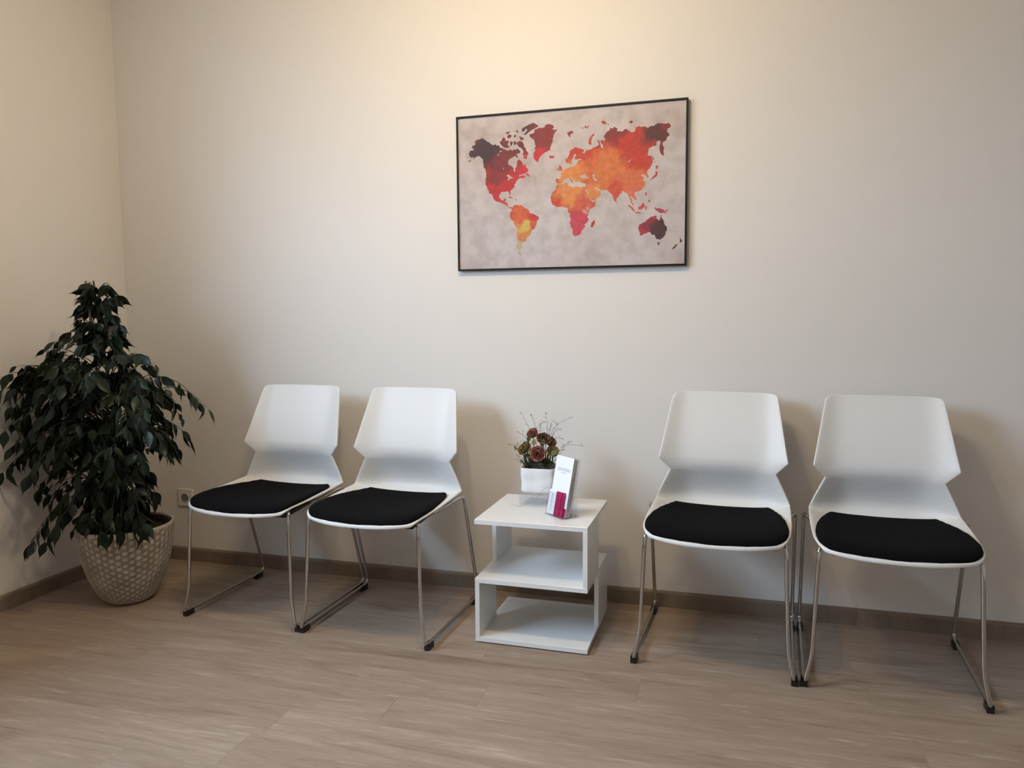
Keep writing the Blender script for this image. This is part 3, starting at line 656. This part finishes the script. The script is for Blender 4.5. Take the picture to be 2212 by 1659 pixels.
# ------------------------------------------------------------------ potted ficus
PCX, PCY, PR, PRZ = 0.389, -0.482, 0.1797, 0.315
fic = tag(empty('potted_ficus', (PCX, PCY, 0)), 'tall bushy dark green weeping fig in an embossed beige pot in the corner', 'plant')
prof = [(0.0, 0.0), (.060, 0.0), (.078, .004), (.092, .014), (.108, .034), (.124, .062), (.140, .098), (.154, .140), (.166, .190), (.1745, .240), (.1795, .285), (.1805, .305), (.1797, PRZ)]
pp = bez([Vector((r_, 0, z_)) for r_, z_ in prof], 10)
cum = [0]
for a_, b_ in zip(pp[:-1], pp[1:]): cum.append(cum[-1] + (b_ - a_).length)
NV, NU, NCOL, LA = 190, 672, 44, 0.0262
sarr = np.linspace(0, cum[-1], NV); rr_ = np.interp(sarr, cum, [p.x for p in pp]); zz_ = np.interp(sarr, cum, [p.z for p in pp])
dr = np.gradient(rr_, sarr); dz = np.gradient(zz_, sarr)
S, TH_ = np.meshgrid(sarr, np.arange(NU) / NU, indexing='ij')
al = TH_ * NCOL; be = (cum[-1] - S) / LA - 0.5 * al
fa, fb = al - np.floor(al), be - np.floor(be)
up_ = (fa + fb) < 1
b0 = np.where(up_, 1 - fa - fb, fa + fb - 1); b1 = np.where(up_, fa, 1 - fa); b2 = np.where(up_, fb, 1 - fb)
bs = np.sort(np.stack([b0, b1, b2]), axis=0)
dd = np.minimum(bs[0] * 0.87, (bs[1] - bs[0]) * 0.5)
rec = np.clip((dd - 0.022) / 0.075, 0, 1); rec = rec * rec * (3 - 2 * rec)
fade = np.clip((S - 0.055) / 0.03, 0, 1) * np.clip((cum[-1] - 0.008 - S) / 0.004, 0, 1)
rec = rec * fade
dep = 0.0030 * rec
RR = rr_[:, None] - dep * dz[:, None]; ZZ = zz_[:, None] + dep * dr[:, None]
VV = np.stack([RR * np.cos(2 * np.pi * TH_), RR * np.sin(2 * np.pi * TH_), ZZ], -1).reshape(-1, 3)
idx = np.arange(NV * NU).reshape(NV, NU); r2 = np.roll(idx, -1, axis=1)
FF = np.stack([idx[:-1], r2[:-1], r2[1:], idx[1:]], -1).reshape(-1, 4)
inner = MB(); inner.lathe([(PR, PRZ), (PR - .002, PRZ + .002), (PR - .008, PRZ + .002), (PR - .010, PRZ - .002), (PR - .014, PRZ - .06), (0, PRZ - .06)], NU // 8)
me = bpy.data.meshes.new('plant_pot'); nv0 = len(VV)
me.from_pydata([tuple(p) for p in VV] + inner.v, [], [tuple(q) for q in FF] + [tuple(i + nv0 for i in q) for q in inner.f])
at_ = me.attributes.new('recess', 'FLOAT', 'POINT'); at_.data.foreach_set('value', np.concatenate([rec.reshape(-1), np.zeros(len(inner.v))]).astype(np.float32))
me.polygons.foreach_set('use_smooth', [True] * len(me.polygons)); me.update()
def mat_pot():
    m, n, b = new_mat('embossed_pot'); L = n.links
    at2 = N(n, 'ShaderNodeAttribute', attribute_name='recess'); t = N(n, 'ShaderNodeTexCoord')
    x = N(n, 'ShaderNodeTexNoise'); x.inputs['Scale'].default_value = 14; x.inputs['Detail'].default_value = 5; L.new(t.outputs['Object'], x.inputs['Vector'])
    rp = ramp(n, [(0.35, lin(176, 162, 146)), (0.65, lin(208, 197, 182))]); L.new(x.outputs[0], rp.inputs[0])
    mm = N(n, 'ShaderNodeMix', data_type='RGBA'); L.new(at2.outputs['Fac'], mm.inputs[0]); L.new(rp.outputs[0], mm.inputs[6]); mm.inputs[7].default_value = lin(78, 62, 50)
    L.new(mm.outputs[2], b.inputs['Base Color']); b.inputs['Roughness'].default_value = 0.7
    return m
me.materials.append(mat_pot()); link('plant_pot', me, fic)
m_ = MB(); m_.lathe([(PR - .0135, .262), (PR - .0108, PRZ - .006), (PR - .0128, PRZ - .0055), (PR - .0155, .262)], 64); m_.build('pot_inner_shade', M['pot_inner_shade'], fic, smooth=True)  # lining ring added below the rim, pot's inner shade painted in its colour
m_ = MB(); m_.lathe([(0, .284), (.06, .286), (.12, .282), (PR - .0145, .276)], 40); m_.build('soil', M['soil'], fic, smooth=True)

frng = random.Random(21)
def loc_(p): return Vector(p) - Vector((PCX, PCY, 0))
top_t = 3.17
TOP = at_depth(203, 612, 3.17)                                # tip of the trunk
TOP = Vector((0.315, -0.50, TOP.z))
trunk = [Vector((0.389, -0.482, .26)), Vector((0.392, -.485, .5)), Vector((.372, -.492, .75)), Vector((.345, -.497, 1.0)), TOP]
tr_pts = bez(trunk, 8)
m_ = MB(); m_.tube([loc_(p) for p in tr_pts], [.013 - .010 * i / (len(tr_pts) - 1) for i in range(len(tr_pts))], 10); m_.build('trunk', M['bark'], fic, smooth=True)
s0, s1 = Vector((.375, -.515, .26)), Vector((.305, -.527, 1.288))
m_ = MB(); m_.tube([loc_(s0), loc_(s0.lerp(s1, .5)), loc_(s1)], .0042, 8); m_.build('support_stake', M['stake'], fic, smooth=True)
def trunk_at(z):
    for a_, b_ in zip(tr_pts[:-1], tr_pts[1:]):
        if a_.z <= z <= b_.z: return a_.lerp(b_, (z - a_.z) / (b_.z - a_.z))
    return tr_pts[-1].copy() if z > TOP.z else tr_pts[0].copy()
# crown silhouette of the photograph: row -> left, right pixel
SIL = [(606, 180, 238), (650, 172, 246), (700, 160, 256), (738, 150, 260), (752, 108, 264), (772, 58, 300), (800, 22, 335), (840, 14, 350), (870, 12, 405), (905, 14, 430), (950, 12, 402),
       (990, 16, 380), (1030, 14, 352), (1060, 70, 340), (1090, 112, 335), (1115, 125, 322)]
def sil(py):
    for (a0, l0, r0), (a1, l1, r1) in zip(SIL[:-1], SIL[1:]):
        if a0 <= py <= a1:
            t = (py - a0) / (a1 - a0); return l0 + (l1 - l0) * t, r0 + (r1 - r0) * t
    return SIL[-1][1:]
def crown_point(px, py, dj):
    """point on the pixel's ray near the plant's axis, shifted by dj along depth, kept off the walls"""
    d = ray(px, py); t = (Vector((PCX, PCY, 0)) - CAM).dot(Vector((C_F.x, C_F.y, 0)).normalized()) / d.dot(Vector((C_F.x, C_F.y, 0)).normalized())
    t += dj
    for _ in range(60):
        p = CAM + d * t
        if p.x > 0.055 and p.y < -0.06: return p
        t -= 0.01
    return p
tips = []
for (px, py) in [(20, 805), (8, 838), (14, 925), (10, 1015), (30, 1000), (446, 880), (425, 865), (402, 940), (390, 900), (104, 752), (125, 735), (258, 700), (248, 640), (236, 615), (190, 615), (330, 785), (300, 765), (345, 810),
                 (366, 985), (380, 965), (330, 1068), (62, 800), (40, 790), (170, 690), (40, 910), (75, 925), (150, 715)]:
    tips.append((px, py, frng.uniform(-.10, .05), 1))
for (px, py) in [(78, 1150), (100, 1165), (68, 1172), (130, 1125), (160, 1140), (215, 1150), (190, 1135), (290, 1142), (262, 1138), (305, 1135), (240, 1140)]:
    tips.append((px, py, -.20 + frng.uniform(-.04, .03), 2))
while len(tips) < 235:
    py = frng.uniform(612, 1115); l, r_ = sil(py)
    wgt = (r_ - l) / 430
    if frng.random() > 0.25 + wgt: continue
    u = frng.uniform(0.03, 0.97); px = l + (r_ - l) * u
    half = 0.32 * math.sqrt(max(0.02, 1 - (2 * u - 1) ** 2)) * min(1, (r_ - l) / 330)
    tips.append((px, py, frng.uniform(-half, half * 0.8), 0))
branches = MB(); leaf_frames = []
for (px, py, dj, kind) in tips:
    T = crown_point(px, py, dj)
    hr = math.hypot(T.x - PCX, T.y - PCY)
    zs = max(.34, min(TOP.z - .03, T.z - .02 + frng.uniform(-.10, .06) - hr * 0.25)) if kind != 2 else frng.uniform(.36, .46)
    if 690 <= py < 860: zs = max(.34, T.z - .05 - .38 * hr)
    if py < 690: zs = max(.34, T.z - .06)
    B = trunk_at(zs)
    rise = (0.02 + 0.08 * hr) if py < 860 else (0.05 + 0.20 * hr)
    mid = B.lerp(T, .45) + Vector((0, 0, rise)); mid2 = B.lerp(T, .78) + Vector((0, 0, rise * .75))
    if kind == 2: mid = B.lerp(T, .5) + Vector((0, 0, .10)); mid2 = B.lerp(T, .8) + Vector((0, 0, .055))
    path = bez([B, mid, mid2, T], 6)
    for p in path:
        p.x = max(p.x, .03); p.y = min(p.y, -.03)
    branches.tube([loc_(p) for p in path], [.0024 - .0016 * i / (len(path) - 1) for i in range(len(path))], 5)
    nl = frng.randint(7, 9); n0 = len(path)
    for k in range(nl):
        f = 0.34 + 0.66 * k / (nl - 1); fi = f * (n0 - 1); i0 = min(n0 - 2, int(fi)); P = path[i0].lerp(path[i0 + 1], fi - i0)
        tan = (path[i0 + 1] - path[i0]).normalized()
        side = tan.cross(Vector((0, 0, 1))); side = side.normalized() if side.length > .05 else Vector((1, 0, 0))
        s_ = 1 if k % 2 else -1
        d_ = (tan * frng.uniform(.3, .8) + side * s_ * frng.uniform(.25, .8) + Vector((0, 0, -1)) * frng.uniform(.45, 1.15)).normalized()
        if k == nl - 1: d_ = (tan * .9 + Vector((0, 0, -.6))).normalized()
        L_ = frng.choice((.050, .062, .070, .076, .084, .092)) * frng.uniform(.92, 1.06) * (0.85 if py < 700 else 1)
        e = P + d_ * (L_ + .012)
        if e.x < .02 or e.y > -.02:
            d_ = Vector((max(d_.x, .02), min(d_.y, -.02), d_.z)).normalized()
        # keep the foliage out of the pot wall
        nr = Vector((frng.uniform(-1, 1), frng.uniform(-1, 1), 0.8)) + side * s_ * -.3
        xax = d_.cross(nr); 
        if xax.length < .05: xax = d_.cross(Vector((1, 0, 0)))
        xax.normalize(); zax = xax.cross(d_).normalized()
        leaf_frames.append((P, xax, d_, zax, L_, (P + d_ * L_ * .5 - CAM).length))
branches.build('branches', M['bark'], fic)
def leaf_mesh(curl, wide, wave):
    """pointed oval leaf with a drip tip; base at origin, length 1 along +y"""
    sec = [(0, .004), (.13, .007), (.18, .055), (.28, .135), (.41, .200), (.55, .212), (.68, .168), (.80, .092), (.89, .038), (.98, .014), (1.10, .003)]
    q = MB(); rows_ = []
    for t, hw_ in sec:
        z = -curl * max(0, t - .12) ** 1.7 + wave * math.sin(t * 9); hw_ *= wide
        rows_.append([(-hw_, t, z + hw_ * .34), (0, t, z), (hw_, t, z + hw_ * .34)])
    q.grid(rows_); return q.mesh('leaf', M['leaf'], True)
leaf_vars = [leaf_mesh(c_, w_, v_) for c_, w_, v_ in ((.22, 1.0, .012), (.36, .92, .02), (.12, 1.08, .018), (.48, 1.0, .01), (.05, .85, .025))]
# the leaves that face the camera most openly become single parts
leaf_frames.sort(key=lambda q: q[5] - 1.2 * q[4])
rest = MB()
for i, (P, xa, ya, za, L_, dist) in enumerate(leaf_frames):
    mw = Matrix(((xa.x*L_, ya.x*L_, za.x*L_, P.x - PCX), (xa.y*L_, ya.y*L_, za.y*L_, P.y - PCY), (xa.z*L_, ya.z*L_, za.z*L_, P.z), (0, 0, 0, 1)))
    lm = leaf_vars[i % 5]
    if i < 300:
        link('leaf', lm, fic, mw)
    else:
        rest.add([mw @ v.co for v in lm.vertices], [tuple(p.vertices) for p in lm.polygons])
o = rest.build('foliage', M['leaf'], fic, smooth=True); o['kind'] = 'stuff'

# ------------------------------------------------------------------ flower arrangement on the table
ZB = ZT + 0.048
FX, FY = 2.056, -0.219                                # centre of the white pot
ab = tag(empty('acrylic_riser', (FX, FY, ZT), -0.01), 'low clear acrylic block under the white flower pot', 'stand')
m_ = MB(); m_.box((-.066, -.066, 0), (.066, .066, .048)); m_.build('acrylic_block', M['acrylic'], ab, bevel=.002)
fa_ = tag(empty('flower_arrangement', (FX, FY, ZB), 0.0), 'russet artificial ranunculus and twigs in a crumpled white square pot', 'flowers')
# crumpled square pot
q = MB(); NS = 40; hgt = .0935
def sq(t, s):                                          # rounded square of half size s, t in 0..1
    a_ = 2 * math.pi * t; c_, n_ = math.cos(a_), math.sin(a_); e_ = 9.0
    k_ = (abs(c_) ** e_ + abs(n_) ** e_) ** (-1 / e_); return c_ * k_ * s, n_ * k_ * s
lev = [(0, .050), (.002, .058), (.006, .0622)] + [(.006 + (hgt - .008) * i / 14, .0635 + .0015 * i / 14) for i in range(1, 15)] + [(hgt, .0648), (hgt + .0006, .0640), (hgt, .0618), (hgt - .02, .0605), (hgt - .022, 0)]
NT = 96
for j, (z_, s_) in enumerate(lev):
    for k in range(NT):
        x, y = sq(k / NT, s_); w_ = 0
        if .004 < z_ < hgt - .002 and j < 18:
            u = k / NT * 2 * math.pi
            w_ = .0022 * math.sin(3 * u + z_ * 70) * math.sin(5 * u - z_ * 46) + .0008 * math.sin(9 * u + z_ * 90) + .0007 * math.sin(60 * z_ + 2 * u)
            w_ *= math.sin(math.pi * (z_ / hgt)) ** .5
        f = 1 + w_ / s_ if s_ else 1
        q.v.append((x * f, y * f, z_))
for j in range(len(lev) - 1):
    for k in range(NT): q.f.append((j*NT+k, j*NT+(k+1) % NT, (j+1)*NT+(k+1) % NT, (j+1)*NT+k))
q.f.append(tuple(range(NT - 1, -1, -1)))
q.build('flower_pot', M['ceramic'], fa_, smooth=True)
# crinkled dark filler foil
q = MB(); rows_ = []
grng = random.Random(5)
for i in range(15):
    rr2 = []
    for j in range(15):
        x, y = -.058 + .116 * i / 14, -.058 + .116 * j / 14
        e_ = 1 - max(abs(x), abs(y)) / .058
        rr2.append((x, y, hgt - .012 + .018 * min(1, e_ * 2.2) + (.008 if x > .005 and y < .03 and e_ > .1 else 0) + grng.uniform(-.005, .005)))
    rows_.append(rr2)
q.grid(rows_); q.build('dark_filler', M['foil'], fa_)
ORG = Vector((FX, FY, ZB))
fwd_h = Vector((C_F.x, C_F.y, 0)).normalized()
def fpt(px, py, dj=0.0):                               # pixel -> point near the bouquet's vertical plane (local)
    d = ray(px, py); t = (ORG - CAM).dot(fwd_h) / d.dot(fwd_h) + dj; return CAM + d * t - ORG
def ranunculus(name, px, py, rad, dj, mat, look):
    P = fpt(px, py, dj)
    fl_ = link(name, None, fa_); fl_.location = P
    look = Vector(look).normalized(); fl_.rotation_euler = look.to_track_quat('Z', 'Y').to_euler()
    prng = random.Random(int(px))
    for ring, (nr, r0, op, hh) in enumerate(((3, .30, .06, .62), (4, .48, .30, .72), (5, .70, .62, .78), (6, .92, 1.0, .72))):
        for k in range(nr):
            a_ = 2 * math.pi * (k + prng.uniform(-.15, .15)) / nr + ring * .7; g_ = MB(); rws = []
            wa = 2 * math.pi / nr * .72
            for u in range(5):
                tt = u / 4
                rw = []
                for v in range(5):
                    vv_ = -1 + v / 2; an = a_ + vv_ * wa * (.35 + .65 * math.sin(math.pi * (.12 + tt * .76)))
                    prof_r = r0 * (.25 + .95 * math.sin(tt * math.pi * .62)) * (.78 + .22 * op) + op * .16 * tt ** 3 + (.07 * prng.uniform(-1, 1) if tt > .6 else 0)
                    zz = -.38 + hh * tt * 1.15 - op * .30 * tt * tt - .10 * op + (.16 if tt > .6 else .06) * prng.uniform(-1, 1) * tt
                    rw.append((math.cos(an) * prof_r * rad, math.sin(an) * prof_r * rad, zz * rad))
                rws.append(rw)
            g_.grid(rws); pe = g_.build('petal', mat, fl_, smooth=True)
            sm = pe.modifiers.new('solid', 'SOLIDIFY'); sm.thickness = .0006
    return P
FLW = [(1150, 936, .0185, .01, 'petal_red', (-.1, -.75, .65)), (1175, 947, .0235, -.005, 'petal_dark', (.25, -.6, .75)), (1190, 954, .0195, .02, 'petal_dark', (.6, -.5, .6)),
       (1133, 968, .0235, -.02, 'petal_green', (-.45, -.7, .6)), (1161, 980, .0245, -.05, 'petal_red', (.05, -.9, .4)), (1194, 974, .0195, -.02, 'petal_buff', (.4, -.75, .5))]
for (px, py, rad, dj, mt, lk) in FLW:
    P = ranunculus('flower', px, py, rad, dj, M[mt], lk)
    q = MB(); back = P - Vector(lk).normalized() * rad * .5
    q.tube(bez([Vector((P.x * .35, P.y * .3, hgt - .01)), Vector((P.x * .75, P.y * .6, (hgt + back.z) / 2)), back], 5), .0016, 6); q.build('flower_stem', M['stem_green'], fa_, smooth=True)
trng = random.Random(9)
TW_ = [((1125, 893), (1143, 925)), ((1148.5, 897), (1156, 920)), ((1178.5, 894), (1182, 918)), ((1234, 902), (1200, 922)), ((1202, 916), (1192, 912)), ((1120, 934), (1138, 948)), ((1118, 958), (1134, 952)), ((1101, 961), (1120, 965)),
       ((1214, 948), (1200, 948)), ((1234, 955), (1215, 964)), ((1256, 963), (1224, 962)), ((1117, 984), (1128, 998)), ((1118, 994), (1128, 1002)), ((1168, 916), (1164, 935)), ((1176, 913), (1168, 920)), ((1216, 972), (1204, 976)), ((1190, 920), (1184, 940)), ((1210, 928), (1197, 935)), ((1196, 925), (1190, 940)), ((1160, 925), (1160, 945))]
for i, (tip, mid) in enumerate(TW_):
    dj = trng.uniform(-.04, .05)
    T_ = fpt(*tip, dj); Mi = fpt(*mid, dj * .7); B_ = Vector((T_.x * .25, T_.y * .25 - .01, hgt - .005))
    path = bez([B_, B_.lerp(Mi, .55) + Vector((trng.uniform(-.006, .006), 0, 0)), Mi, T_], 6)
    q = MB(); q.tube(path, [.0008 - .0004 * k / (len(path) - 1) for k in range(len(path))], 5)
    # buds and side spurs
    for k in range(len(path) // 2, len(path), 2):
        a_ = Vector((trng.uniform(-1, 1), trng.uniform(-1, 1), trng.uniform(-.1, 1))).normalized() * trng.uniform(.005, .012)
        q.tube([path[k], path[k] + a_], [.0005, .0004], 4)
        q.tube([path[k] + a_, path[k] + a_ * 1.18, path[k] + a_ * 1.36], [.0004, .0010, .0003], 5)
    for _ in range(3):
        a_ = ((path[-1] - path[-2]).normalized() + Vector((trng.uniform(-.9, .9), trng.uniform(-.9, .9), trng.uniform(-.5, .7)))).normalized() * .0055
        q.tube([path[-1], path[-1] + a_], [.0005, .0009], 4)
    q.build('twig', M['dark_twig'] if i % 2 else M['twig'], fa_)
# lumpy mound of dried moss under the flowers
q = MB(); mrng = random.Random(4); rws = []
for i in range(9):
    ph_ = i / 8 * math.pi / 2; rw = []
    for j in range(29):
        th_ = 2 * math.pi * (j % 28) / 28; k_ = 1 + .16 * math.sin(5 * th_ + 4 * ph_) * math.sin(3 * th_ - 2) + .08 * math.sin(11 * th_ + 9 * ph_)
        rw.append((.050 * math.cos(ph_) * math.cos(th_) * k_, .046 * math.cos(ph_) * math.sin(th_) * k_, hgt - .004 + .030 * math.sin(ph_) * (1 + .2 * math.sin(7 * th_ + ph_ * 5))))
    rws.append(rw)
q.grid(rws); q.build('moss', M['moss'], fa_)
# low fillers: grass-like sprigs and a few green leaves at the rim
for i in range(64):
    px = 1122 + 78 * (i % 32) / 31 + trng.uniform(-3, 3); py = trng.uniform(962, 1000); T_ = fpt(px, py, trng.uniform(-.05, .05)); B_ = Vector((T_.x * .72, T_.y * .6, hgt - .006))
    q = MB(); q.tube(bez([B_, B_.lerp(T_, .6) + Vector((0, 0, .006)), T_], 4), [.0016] * 4 + [.0013] * 4 + [.0006], 5); q.build('sprig', M['moss'] if i % 3 else M['stem_green'], fa_)
for (px, py, sx_, ln) in [(1115, 973, -1, .02), (1120, 977, -1, .022), (1188, 985, 1, .034), (1180, 990, 1, .03), (1196, 984, 1, .03), (1160, 992, 0, .026), (1152, 962, 0, .03), (1146, 990, -1, .026), (1170, 965, 0, .03), (1140, 955, -1, .03)]:
    P = fpt(px, py, trng.uniform(-.06, 0)); q = MB(); rws = []
    for u in range(6):
        t = u / 5; hw_ = .30 * math.sin(math.pi * (t * .9 + .06)) * ln
        rws.append([(-hw_, t * ln, .15 * ln * t), (0, t * ln, .15 * ln * t - .05 * ln), (hw_, t * ln, .15 * ln * t)])
    q.grid(rws); o = q.build('flower_leaf', M['flower_leaf'], fa_, smooth=True); o.location = P; o.rotation_euler = (R(50 + trng.uniform(-20, 20)), trng.uniform(-.6, .6), -sx_ * R(60) + trng.uniform(-.4, .4))
# one fine twig leaning in front of the pot and lying on the table
pts = []
for (zx, zy) in [(1160, 905), (1120, 880), (1060, 872), (1010, 905), (950, 980), (840, 1110), (720, 1190), (600, 1270), (470, 1330), (350, 1352), (250, 1310), (165, 1295)]:
    px, py = 1090 + zx / 11.846, 980 + zy / 11.85
    p = hit(px, py, 1, FY - .078)
    if p.z < ZT + .002: p = hit(px, py, 2, ZT + .002)
    pts.append(p - ORG)
fallen = tag(empty('fallen_twig', ORG + pts[-1]), 'thin curved dry twig lying on the tabletop in front of the white flower pot', 'twig')
q = MB(); q.tube([p - pts[-1] for p in bez(pts, 5)], .00045, 5); q.build('twig_stem', M['twig'], fallen)

# ------------------------------------------------------------------ leaflet holder with leaflets
HFL = Vector((2.1035, -.3697, ZT)); wv = Vector((.081, -.0701, 0)).normalized(); nv = Vector((-wv.y, wv.x, 0))
def frame_mat(origin, lean, off_w=0, off_n=0, off_z=0):
    """x across, y back (leaning), z up along the leaning sheet"""
    zz2 = (Vector((0, 0, 1)) + nv * lean).normalized(); yy2 = zz2.cross(wv).normalized()
    p = origin + wv * off_w + nv * off_n + Vector((0, 0, off_z))
    return Matrix(((wv.x, yy2.x, zz2.x, p.x), (wv.y, yy2.y, zz2.y, p.y), (wv.z, yy2.z, zz2.z, p.z), (0, 0, 0, 1)))
LEAN = .205
hd_ = tag(empty('leaflet_holder'), 'clear acrylic leaflet stand on the front of the side table', 'holder'); hd_.matrix_world = frame_mat(HFL, 0)
ta = .0022; HWID = .1075
def sheet_box(name, mat, parent, mw, size, bev=.0003):
    q_ = MB(); q_.box((0, 0, 0), size); o_ = q_.build(name, mat, parent); o_.matrix_local = mw; return o_
inv = hd_.matrix_world.inverted()
sheet_box('back_panel', M['acrylic'], hd_, inv @ frame_mat(HFL, LEAN, 0, .040, .002), (HWID, ta, .205))
sheet_box('front_lip', M['acrylic'], hd_, inv @ frame_mat(HFL, LEAN, 0, .006, .002), (HWID, ta, .082))
sheet_box('base_plate', M['acrylic'], hd_, Matrix.Translation((0, 0, 0)), (HWID, .078, ta))
for xx in (0, HWID - ta):
    q = MB(); q.add([(xx, .008, ta), (xx, .042, ta), (xx, .042 + LEAN * .20, .20), (xx, .037 + LEAN * .20, .20), (xx, .0085 + LEAN * .082, .082),
                     (xx + ta, .008, ta), (xx + ta, .042, ta), (xx + ta, .042 + LEAN * .20, .20), (xx + ta, .037 + LEAN * .20, .20), (xx + ta, .0085 + LEAN * .082, .082)],
                    [(0,1,2,3,4), (9,8,7,6,5), (0,5,6,1), (1,6,7,2), (2,7,8,3), (3,8,9,4), (4,9,5,0)])
    q.build('side_wall', M['acrylic'], hd_)
q = MB(); q.add([(0, .062, 0), (HWID, .062, 0), (HWID, .0645, 0), (0, .0645, 0), (0, .066, .07), (HWID, .066, .07), (HWID, .0685, .07), (0, .0685, .07)], [(0,3,2,1),(4,5,6,7),(0,1,5,4),(1,2,6,5),(2,3,7,6),(3,0,4,7)])
q.build('rear_strut', M['acrylic'], hd_)
def text_mesh(s, size, mat, name='lettering'):
    cu = bpy.data.curves.new('lettering', 'FONT'); cu.body = s; cu.size = size; cu.align_x = 'CENTER'; cu.align_y = 'CENTER'; cu.space_character = 1.08; cu.offset = -size * .012
    to = bpy.data.objects.new('lettering', cu); COL.objects.link(to)
    bpy.context.view_layer.update()
    dg = bpy.context.evaluated_depsgraph_get(); me_ = bpy.data.meshes.new_from_object(to.evaluated_get(dg)); bpy.data.objects.remove(to); bpy.data.curves.remove(cu)
    me_.materials.clear(); me_.materials.append(mat); return me_
def put_text(parent, s, size, x, z, mat, rot=0, name='lettering', sx=1.0):
    o_ = link(name, text_mesh(s, size, mat), parent)
    o_.matrix_local = Matrix.Translation((x, -.0003, z)) @ Matrix.Rotation(R(90), 4, 'X') @ Matrix.Rotation(rot, 4, 'Z') @ Matrix.Diagonal((sx, 1, 1, 1)); return o_
LFW, LFH = .099, .207
for i in range(5):
    lf = empty('leaflet'); lf.matrix_world = frame_mat(HFL, LEAN, .0045, .0165 + i * .0042, .0045)
    if i == 0: tag(lf, 'front white tall leaflet headed LOGOPÄDIE in the acrylic stand', 'leaflet', 'leaflets in the acrylic stand')
    else: tag(lf, ('second', 'third', 'fourth', 'rearmost')[i - 1] + ' white tall leaflet counted from the front of the acrylic stand', 'leaflet', 'leaflets in the acrylic stand')
    hgt_i = LFH - (.0015 * i if i else 0)
    q = MB(); q.box((0, 0, 0), (LFW, .0014, hgt_i)); q.build('leaflet_cover', M['paper_white'], lf)
    q = MB(); q.box((0, .0014, .0006), (LFW - .0008, .0026, hgt_i - .0006)); q.build('inner_pages', plain('page_edge', lin(150, 146, 148), .6) if i == 0 else bpy.data.materials['page_edge'], lf)
    if i == 0:
        q = MB(); q.box((.001, -.0003, .0008), (LFW - .001, -.00005, .030)); q.build('magenta_band', M['magenta'], lf)
        put_text(lf, 'LOGOPÄDIE', .0145, LFW * .52, LFH * .775, M['ink'], sx=.86)
        q = MB()
        for k in range(9): q.box((LFW * .38 + k * .0036, -.0003, LFH * .717), (LFW * .38 + k * .0036 + .0026, -.0001, LFH * .717 + .0026))
        q.build('subtitle', M['ink_light'], lf)
        q = MB(); q.box((LFW * .535, -.0003, LFH * .735), (LFW * .542, -.0001, LFH * .755)); q.build('logo_stroke', M['ink'], lf)
cardm = frame_mat(HFL, LEAN, .0035, .0095, .004)
fc = tag(empty('appointment_card'), 'small white card with sideways LOGOPÄDIE lettering in the stand pocket', 'card'); fc.matrix_world = cardm
q = MB(); q.box((0, 0, 0), (.040, .0016, .086)); q.build('card_sheet', M['paper_white'], fc)
put_text(fc, 'LOGOPÄDIE', .0118, .020, .043, M['ink'], rot=R(90), sx=.86)
q = MB(); q.box((.0285, -.0003, .0405), (.0295, -.0001, .0475)); q.build('logo_stroke', M['ink'], fc)
for (x0_, wd, hh_, lab) in ((.0405, .0265, .085, 'wider magenta folded card in the stand pocket beside the white card'), (.0705, .0165, .086, 'narrow magenta folded card at the right of the stand pocket')):
    mc_ = tag(empty('magenta_card'), lab, 'card', 'magenta cards in the stand pocket'); mc_.matrix_world = frame_mat(HFL, LEAN, .0035 + x0_, .0088, .004)
    q = MB(); q.add([(0, .003, 0), (wd * .5, 0, 0), (wd, .0035, 0), (wd, .0047, 0), (wd * .5, .0013, 0), (0, .0043, 0),
                     (0, .003, hh_), (wd * .5, 0, hh_), (wd, .0035, hh_), (wd, .0047, hh_), (wd * .5, .0013, hh_), (0, .0043, hh_)],
                    [(0,1,7,6), (1,2,8,7), (2,3,9,8), (3,4,10,9), (4,5,11,10), (5,0,6,11), (6,7,10,11), (7,8,9,10), (0,5,4,1), (1,4,3,2)])
    q.build('card_sheet', M['magenta'], mc_)
